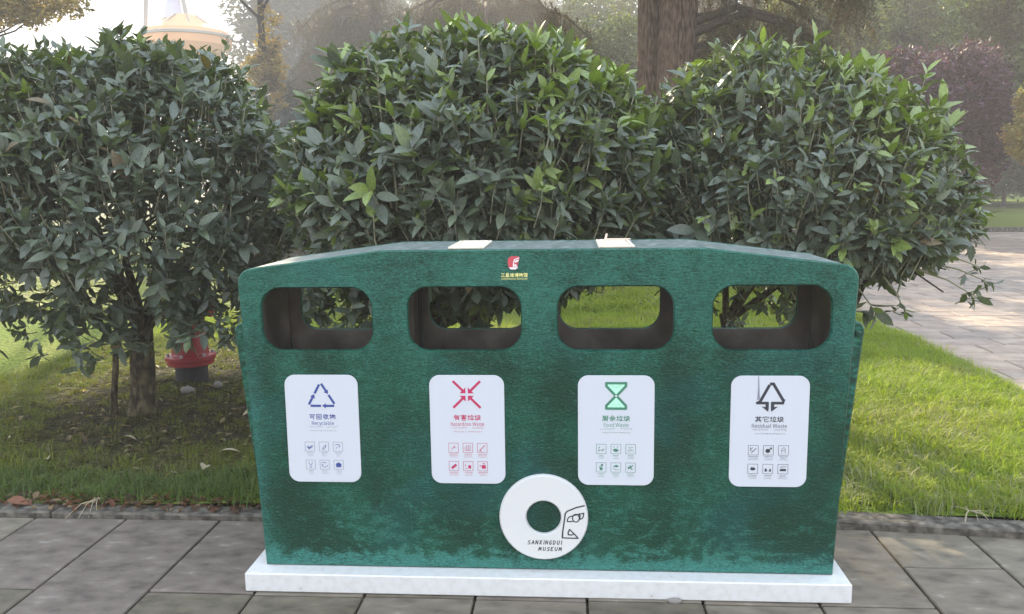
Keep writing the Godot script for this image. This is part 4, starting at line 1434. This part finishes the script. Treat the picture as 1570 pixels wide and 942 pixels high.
func sign_board(root: Node3D, i: int) -> void:
	var w := 0.263
	var h := 0.394
	var cy := 0.5917
	var cx: float = [-0.7775, -0.2602, 0.2584, 0.7793][i]
	var s := part("sign", plate(rounded_rect(Vector2.ZERO, w, h, 0.037), [], 0.0005, 0.004, 0.0008, Vector2(-w / 2, -h / 2), Vector2(w / 2, h / 2)), M.sign_white, root,
		["white sign with a blue recycling triangle", "white sign with four red arrows meeting", "white sign with a green hourglass", "white sign with a black triangle of arrows, torn at its edge"][i])
	s.position = Vector3(cx, cy, 0.0)
	var main: Material = [M.print_blue, M.print_red, M.print_green, M.print_black][i]
	var z := 0.0043
	var top := h / 2
	var ink := Ink.new()
	var mm := func(x: float, y: float) -> Vector2: return Vector2(x * 0.001, top - y * 0.001)   # millimetres from the middle of the upper edge
	if i == 0:
		for k in 3:
			var a := [mm.call(-2, 27), mm.call(-49, 112), mm.call(50, 112)]
			var p: Vector2 = a[k]
			var q: Vector2 = a[(k + 2) % 3] if true else p
			var d := (q - p).normalized()
			var L := (q - p).length()
			var n := Vector2(-d.y, d.x)
			ink.line([p + d * 0.008, p + d * L * 0.40], 0.0085)
			var head := p + d * L * 0.50
			ink.poly(PackedVector2Array([head, head - d * 0.014 + n * 0.0095, head - d * 0.014 - n * 0.0095]))
			ink.line([p + d * L * 0.56, p + d * (L - 0.011)], 0.0085)
	elif i == 1:
		for k in 4:
			var sx: float = [-1, 1, 1, -1][k]
			var sy: float = [1, 1, -1, -1][k]
			var c: Vector2 = mm.call(0, 69)
			var dir := Vector2(sx, sy)
			var o := c + dir * 0.0042
			ink.line([c + dir * 0.046, c + dir * 0.012], 0.0085)
			ink.poly(PackedVector2Array([o, o + Vector2(sx * 0.021, 0), o + Vector2(0, sy * 0.021)]))
	elif i == 2:
		var c: Vector2 = mm.call(0, 72)
		var pale := Ink.new()
		for sy: float in [1.0, -1.0]:
			pale.poly(PackedVector2Array([c + Vector2(-0.033, sy * 0.043), c + Vector2(0.033, sy * 0.043), c + Vector2(0.003, sy * 0.006), c + Vector2(-0.003, sy * 0.006)]))
			ink.line([c + Vector2(-0.034, sy * 0.045), c + Vector2(0.034, sy * 0.045)], 0.009)
			for sx: float in [-1.0, 1.0]:
				ink.line([c + Vector2(sx * 0.034, sy * 0.043), c + Vector2(sx * 0.033, sy * 0.034), c + Vector2(sx * 0.005, sy * 0.004)], 0.009)
			for q in 5:
				ink.dot(c + Vector2((q - 2) * 0.007, (0.036 - (q % 2) * 0.006) * -1.0 if sy < 0 else 0.03 - absf(q - 2) * -0.003), 0.0016)
		part("print", pale.b.mesh(), M.print_pale_green, s).position.z = z - 0.0002
	else:
		ink.line([mm.call(-34, 92), mm.call(-4, 34)], 0.010)
		ink.line([mm.call(1, 28), mm.call(10, 28), mm.call(42, 82)], 0.010)
		for sx: float in [-1.0, 1.0]:
			ink.line([mm.call(sx * 43, 95), mm.call(sx * 8, 95)], 0.0095)
			ink.line([mm.call(sx * 43, 95), mm.call(sx * 46, 84)] if sx > 0 else [mm.call(-43, 95), mm.call(-38, 92)], 0.009)
			ink.line([mm.call(sx * 9, 95), mm.call(sx * 9, 114)], 0.011)
			ink.poly(PackedVector2Array([mm.call(sx * 3.5, 110), mm.call(sx * 28, 107), mm.call(sx * 5, 126)]))
	# Chinese heading
	var heading: String = ["可回收物", "有害垃圾", "厨余垃圾", "其它垃圾"][i]
	for k in 4:
		ink.strokes(GLYPHS[heading[k]], mm.call(-48 + k * 24.5, 141), 0.00093, 0.00090, 0.0024)
	part("print", ink.b.mesh(), main, s).position.z = z
	text(["Recyclable", "Hazardous Waste", "Food Waste", "Residual Waste"][i], 0.018, main, s, Vector3(0, top - 0.1760, z), [0.080, 0.118, 0.085, 0.118][i])
	# two lines of small print that the photograph does not let one read, and six icons in frames
	var g := RandomNumberGenerator.new()
	g.seed = 900 + i
	var small := Ink.new()
	for row: Array in [[189.0, 7.0, 56.0], [203.0, 5.0, 48.0]]:
		var x: float = -row[2]
		while x < row[2]:
			var cw := g.randf_range(3.5, 6.5)
			if row[0] < 195 and absf(x - 4) < 9:
				x += cw
				continue
			for q in 2:
				var y0: float = row[0] + g.randf_range(-0.5, 0.5) * row[1]
				small.line([mm.call(x + g.randf() * cw * 0.4, y0), mm.call(x + cw * g.randf_range(0.5, 0.85), row[0] + g.randf_range(-0.5, 0.5) * row[1])], 0.0008)
			x += cw
	var icons := Ink.new()
	for r in 2:
		for c in 3:
			var ox := -51.0 + c * 51.0
			var oy := 262.0 + r * 67.0
			var q: Vector2 = mm.call(ox, oy)
			small.line([q + Vector2(-0.017, -0.017), q + Vector2(0.017, -0.017), q + Vector2(0.017, 0.017), q + Vector2(-0.017, 0.017), q + Vector2(-0.017, -0.017)], 0.0013)
			icon(icons, i * 6 + r * 3 + c, q)
			for ln in 3:
				var half := (12.0 if i % 2 == 0 else 17.0) * g.randf_range(0.55, 1.0)
				var x := -half
				while x < half:
					var cw := g.randf_range(2.0, 4.0)
					var y: float = oy + 23.0 + ln * 5.5
					small.line([mm.call(ox + x, y + g.randf_range(-1.6, 1.6)), mm.call(ox + x + cw * 0.8, y + g.randf_range(-1.6, 1.6))], 0.0013 if ln == 0 else 0.0008)
					x += cw
	part("print", small.b.mesh(), [M.print_grey, M.print_red, M.print_green, M.print_black][i], s).position.z = z
	part("print", icons.b.mesh(), main, s).position.z = z + 0.0006
	if i == 3:
		var tear := Ink.new()
		tear.poly(PackedVector2Array([mm.call(-42, 1), mm.call(-39.5, 1), mm.call(-37, 40), mm.call(-34, 82), mm.call(-43, 84), mm.call(-41, 40)]))
		part("torn_strip", tear.b.mesh(), M.print_grey, s).position.z = z + 0.0007

func icon(k: Ink, n: int, o: Vector2) -> void:
	var u := 0.001
	match n:
		0: k.strokes("-10,2 -4,8 10,0;-8,-2 -2,4 10,-5;-6,5 0,9", o, u, u, 0.0022)
		1: k.strokes("-6,8 4,-4 8,0 -2,11 -6,8;6,-4 9,-9", o, u, u, 0.0014)
		2: k.strokes("-9,-6 -2,-9 8,-6;4,-5 7,2;-7,6 -2,2", o, u, u, 0.0018)
		3: k.strokes("-6,-10 -5,-2 0,2 5,-2 6,-10;0,2 0,10;-5,10 5,10", o, u, u, 0.0013)
		4: k.strokes("-11,-8 -4,-10 0,-6 6,-9;-9,3 -3,9 6,8 10,2;-10,-2 -6,2", o, u, u, 0.0015)
		5:
			k.poly(PackedVector2Array([o + Vector2(-9, -9) * u, o + Vector2(9, -9) * u, o + Vector2(10, 3) * u, o + Vector2(0, 9) * u, o + Vector2(-10, 4) * u]))
		6: k.strokes("-8,8 -3,0 2,-2 3,-9;2,2 8,-4", o, u, u, 0.0016)
		7: k.strokes("-10,8 -10,-4;-4,9 -4,-8 2,-8 2,9;8,-10 8,9;-10,9 10,9", o, u, u, 0.0013)
		8: k.strokes("-9,9 9,-9;-9,11 -3,11", o, u, u, 0.0024)
		9: k.strokes("-8,6 6,-6;-5,9 9,-3", o, u, u, 0.0046)
		10:
			k.strokes("-9,-8 -9,2;-10,9 -4,9", o, u, u, 0.0018)
			k.poly(PackedVector2Array([o + Vector2(0, -9) * u, o + Vector2(10, -9) * u, o + Vector2(10, 3) * u, o + Vector2(0, 3) * u]))
		11:
			k.poly(PackedVector2Array([o + Vector2(-3, -9) * u, o + Vector2(11, -9) * u, o + Vector2(11, 4) * u, o + Vector2(-3, 4) * u]))
			k.strokes("-9,-3 -6,0;1,-9 7,-9", o, u, u, 0.003)
		12: k.strokes("-8,-9 -5,-4 -9,-3;-11,3 0,5 11,0;-8,9 -6,5;6,9 6,4", o, u, u, 0.0018)
		13:
			k.poly(PackedVector2Array([o + Vector2(-11, -2) * u, o + Vector2(0, 2) * u, o + Vector2(11, -4) * u, o + Vector2(3, -10) * u, o + Vector2(-6, -9) * u]))
			k.strokes("-9,-6 -6,-9;5,-10 6,-5", o, u, u, 0.0018)
		14: k.strokes("-8,-8 -3,-5 3,-8 9,-5;-10,3 -4,9 2,3 10,8;-6,-1 4,0", o, u, u, 0.0013)
		15:
			k.dot(o + Vector2(3, 9) * u, 0.004)
			k.poly(PackedVector2Array([o + Vector2(-6, 0) * u, o + Vector2(6, 0) * u, o + Vector2(4, -10) * u, o + Vector2(-4, -10) * u]))
			k.strokes("-6,-3 3,-5", o, u, u, 0.002)
		16:
			k.poly(PackedVector2Array([o + Vector2(-11, 4) * u, o + Vector2(2, 10) * u, o + Vector2(11, 5) * u, o + Vector2(4, 1) * u]))
			k.strokes("-9,3 2,9 10,6", o, u, u, 0.0014)
		17: k.strokes("-8,4 0,-2 8,-8;-9,-2 0,0 6,6;-2,-8 2,3", o, u, u, 0.0034)
		18: k.strokes("-6,9 10,-7;-10,-9 -8,-5 -10,-2 -7,2;-3,-9 -5,-6", o, u, u, 0.0022)
		19:
			k.poly(k.circle(o + Vector2(-2, -2) * u, 0.008, 0.0075, 12))
			k.strokes("4,-3 10,-9;7,-9 11,-5", o, u, u, 0.0034)
		20: k.strokes("-6,10 -6,-5 -1,-10 5,-8 6,10;-6,0 6,-1", o, u, u, 0.0012)
		21:
			k.poly(k.circle(o, 0.009, 0.0055, 12))
			k.strokes("-4,-6 4,4", o, u, u, 0.003)
		22:
			k.poly(PackedVector2Array([o + Vector2(-11, -9) * u, o + Vector2(-2, -9) * u, o + Vector2(-4, 0) * u, o + Vector2(-7, 3) * u, o + Vector2(-10, 0) * u]))
			k.poly(PackedVector2Array([o + Vector2(3, -9) * u, o + Vector2(12, -9) * u, o + Vector2(8, 4) * u]))
		23:
			k.poly(PackedVector2Array([o + Vector2(-11, -7) * u, o + Vector2(11, -7) * u, o + Vector2(10, 1) * u, o + Vector2(-9, 1) * u]))
			k.strokes("-9,-7 10,-9", o, u, u, 0.0018)

func medallion(root: Node3D) -> void:
	var ring := round_poly([[Vector2(-0.157, -0.157), 0.1569], [Vector2(0.157, -0.157), 0.1569], [Vector2(0.157, 0.157), 0.1569], [Vector2(-0.157, 0.157), 0.1569]])
	var hole := round_poly([[Vector2(-0.061, -0.061), 0.06095], [Vector2(0.061, -0.061), 0.06095], [Vector2(0.061, 0.061), 0.06095], [Vector2(-0.061, 0.061), 0.06095]])
	var o := part("medallion", plate(ring, [hole], 0.0006, 0.021, 0.004, Vector2(-0.16, -0.16), Vector2(0.16, 0.16)), M.medallion_white, root, "white ring-shaped plaque with a drawn face and hand lettering")
	o.position = Vector3(0.0052, 0.2775, 0)
	var k := Ink.new()
	var u := 0.000366
	var at := Vector2(-507 * u, 489 * u)
	k.strokes("898,360 820,380 735,418 716,440 704,530 692,610 686,688", at, u, u, 0.0052)
	k.strokes("686,688 760,690 838,690 800,645 757,602 742,635 745,655 775,658 797,648", at, u, u, 0.0046)
	k.strokes("735,522 737,500 748,480 765,470 800,460 850,445 893,435 888,470 878,488 858,496", at, u, u, 0.0042)
	k.strokes("735,522 785,520;848,440 857,458 856,480 846,505", at, u, u, 0.0042)
	var eye := ""
	for i in 15:
		eye += ("" if i == 0 else " ") + "%d,%d" % [818 + 33 * cos(TAU * i / 14.0), 487 + 40 * sin(TAU * i / 14.0)]
	k.strokes(eye, at, u, u, 0.0042)
	var pen := 352.0
	for ch in "SANXINGDUI":
		k.strokes(GLYPHS[ch], at + Vector2(pen + 6, -718) * u, u * 2.15, u * 2.75, 0.0027, 0.22)
		pen += 20.0 if ch == "I" else 37.5
	pen = 455.0
	for ch in "MUSEUM":
		k.strokes(GLYPHS[ch], at + Vector2(pen + 6, -786) * u, u * 2.2, u * 2.5, 0.0027, 0.22)
		pen += 44.0 if ch == "M" else 38.0
	part("print", k.b.mesh(), M.print_black, o).position.z = 0.0213

func emblem(root: Node3D) -> void:
	var o := Node3D.new()
	o.name = "emblem"
	o.set_meta("label", "small red and white emblem above gold lettering")
	root.add_child(o, true)
	o.position = Vector3(-0.0875, 1.165, 0.0008)
	var u := 0.0001425        # metres per pixel of the enlarged view
	var q := func(x: float, y: float) -> Vector2: return Vector2((x - 780.0) * u, (460.0 - y) * u)
	var red := Ink.new()
	red.poly(PackedVector2Array([q.call(640, 240), q.call(720, 195), q.call(880, 205), q.call(915, 240), q.call(880, 330), q.call(855, 450), q.call(860, 470), q.call(820, 520), q.call(690, 520), q.call(640, 460), q.call(620, 330)]))
	part("badge", red.b.mesh(), M.emblem_red, o)
	var wh := Ink.new()
	wh.line([q.call(755, 440), q.call(768, 340), q.call(785, 285), q.call(890, 240)], 0.0032)
	wh.line([q.call(800, 330), q.call(850, 300), q.call(880, 290), q.call(860, 325), q.call(805, 340)], 0.0028)
	wh.line([q.call(755, 440), q.call(845, 440), q.call(800, 395), q.call(785, 430)], 0.0028)
	wh.poly(PackedVector2Array([q.call(655, 465), q.call(870, 465), q.call(820, 515), q.call(690, 515)]))
	part("face_lines", wh.b.mesh(), M.emblem_white, o).position.z = 0.0008
	var gold := Ink.new()
	var pen := 455.0
	for ch in "三星堆博物馆":
		gold.strokes(GLYPHS[ch], q.call(pen, 600), u * 4.1, u * 4.3, 0.0018)
		pen += 108.0
	part("print", gold.b.mesh(), M.print_gold, o).position.z = 0.0004
	text("SANXINGDUI MUSEUM", 0.0085, M.print_gold, o, Vector3(-0.0005, -0.0405, 0.0004), 0.089)

# ------------------------------------------------------------------ small things
func small_things() -> void:
	var b := Buf.new()
	b.tube([Vector3(0, 0, 0), Vector3(0.012, 0.040, -0.01)], [0.0042, 0.004], 8, true)
	var o := part("cigarette_butt", b.mesh(), M.butt_paper)
	o.position = Vector3(0.218, TOPY + 0.003, -0.10)
	tag(o, "pale cigarette butt stuck upright in the right ash tray", "cigarette butt")
	b = Buf.new()
	b.tube([Vector3(-0.04, 0, 0), Vector3(0.055, 0.002, 0.02)], [0.003, 0.002], 6, true)
	o = part("wooden_stick", b.mesh(), M.butt_paper)
	o.position = Vector3(0.27, TOPY + 0.011, -0.30)
	tag(o, "thin pale stick lying across the right ash tray", "stick")
	# clod stuck to the front foot of the plinth, and stones by the hydrant
	for e: Array in [["clod_of_earth", Vector3(0.46, 0.004, 0.076), Vector3(0.028, 0.013, 0.012), "little sandy clod of earth against the plinth's front", "clod"],
			["stone", Vector3(-2.545, 0.055, -2.62), Vector3(0.055, 0.036, 0.045), "larger rounded grey stone on the soil before the hydrant", "stone"],
			["stone", Vector3(-2.40, 0.055, -2.78), Vector3(0.036, 0.028, 0.03), "smaller grey stone beside the hydrant's foot", "stone"]]:
		o = part(e[0], rock(int(e[1].x * 100)), M.pebble_grey)
		o.position = e[1]
		o.scale = e[2]
		tag(o, e[3], e[4])
	var leaf := leaf_mesh(0.42, 6, 0.5, 0.5)
	var spots := [[-2.62, -1.18], [-2.30, -1.34], [-2.28, -1.12], [-1.75, -1.30], [-1.72, -1.02], [-2.02, -2.05], [-1.9, -2.2], [-2.9, -1.02], [-2.10, -1.55], [-3.05, -1.5], [-1.62, -1.7], [-2.45, -1.6]]
	for p: Array in spots:
		o = part("fallen_leaf", leaf, M.dry_leaf)
		var L := rng.randf_range(0.07, 0.13)
		o.transform = leaf_xf(Vector3(p[0], lawn_height(p[0], p[1]) + 0.03, p[1]), Vector3(jit(1), jit(0.15), jit(1)), Vector3.UP + rdir() * 0.35, L, 0.9)
		tag(o, "pale dry fallen leaf lying on the bare soil under the left shrub", "leaf", "fallen leaves under the left shrub")
	# dead twigs and crumbs of leaf strewn over the bare soil
	var dx := []
	var dc := []
	for i in 2400:
		var x := rng.randf_range(-3.8, -1.1)
		var z := rng.randf_range(-4.6, -0.9)
		if rng.randf() > soil_share(x, z) + 0.12:
			continue
		dx.append(leaf_xf(Vector3(x, lawn_height(x, z) + rng.randf_range(0.002, 0.02), z), Vector3(jit(1), jit(0.25), jit(1)), Vector3.UP + rdir() * 0.6, rng.randf_range(0.02, 0.075), rng.randf_range(0.15, 1.0)))
		dc.append([Color(0.20, 0.15, 0.09), Color(0.10, 0.07, 0.045), Color(0.30, 0.24, 0.15), Color(0.06, 0.045, 0.03)][rng.randi_range(0, 3)])
	scatter("soil_debris", leaf_mesh(0.5, 3, 0.5, 0.4), M.grass_blade, dx, dc)
	# brown litter gathered along the left kerb
	var xfs := []
	var cols := []
	for i in 620:
		var x := rng.randf_range(-3.4, -0.95)
		var z := -0.625 - absf(jit(0.13)) + (0.05 if rng.randf() < 0.25 else 0.0)
		xfs.append(leaf_xf(Vector3(x, 0.032 + absf(jit(0.012)), z), Vector3(jit(1), jit(0.3), jit(1)), Vector3.UP + rdir() * 0.5, rng.randf_range(0.02, 0.055), 1.0))
		var c: Color = [Color(0.16, 0.07, 0.04), Color(0.10, 0.06, 0.04), Color(0.28, 0.19, 0.11), Color(0.2, 0.08, 0.05)][rng.randi_range(0, 3)]
		cols.append(c)
	scatter("leaf_litter", leaf_mesh(0.5, 3, 0.5, 0.4), M.grass_blade, xfs, cols)
	o = part("brown_leaf", leaf, M.litter_brown)
	o.transform = leaf_xf(Vector3(-2.46, 0.05, -0.63), Vector3(1, 0.05, 0.1), Vector3(0.1, 1, 0.4), 0.11, 1.1)
	tag(o, "large curled russet leaf on the left kerb", "leaf")
	# dry straws that hang over the kerbs
	for e: Array in [[Vector3(1.78, 0.05, -0.66), 1, "pale dry grass wisp hanging over the right kerb onto the slabs"], [Vector3(-2.05, 0.05, -0.66), 2, "dry straw wisp hanging over the left kerb"]]:
		var sb := Buf.new()
		for i in 9:
			var d := Vector3(jit(0.09), 0, rng.randf_range(-0.05, 0.13))
			sb.tube([Vector3(0, 0, 0), d * 0.5 + Vector3(0, 0.008 + jit(0.008), 0), d + Vector3(0, -0.045 if d.z > 0.09 else 0.0, 0)], [0.0022, 0.0016, 0.0008], 4)
		o = part("dry_straw", sb.mesh(), M.dry_leaf)
		o.position = e[0]
		tag(o, e[2], "straw")

func rock(seed_: int) -> ArrayMesh:
	var f := noise(seed_ + 500, 0.9, 2)
	var b := Buf.new()
	var rows := []
	for i in 9:
		var row := []
		for j in 13:
			var th := PI * i / 8.0
			var ph := TAU * (j % 12) / 12.0
			var d := Vector3(sin(th) * cos(ph), cos(th), sin(th) * sin(ph))
			row.append(b.vert(d * (0.9 + 0.3 * f.get_noise_3dv(d * 1.5)), d))
		rows.append(row)
	for i in 8:
		for j in 12:
			if i > 0:
				b.face(rows[i][j], rows[i][j + 1], rows[i + 1][j + 1])
			if i < 7:
				b.face(rows[i][j], rows[i + 1][j + 1], rows[i + 1][j])
	return b.mesh()
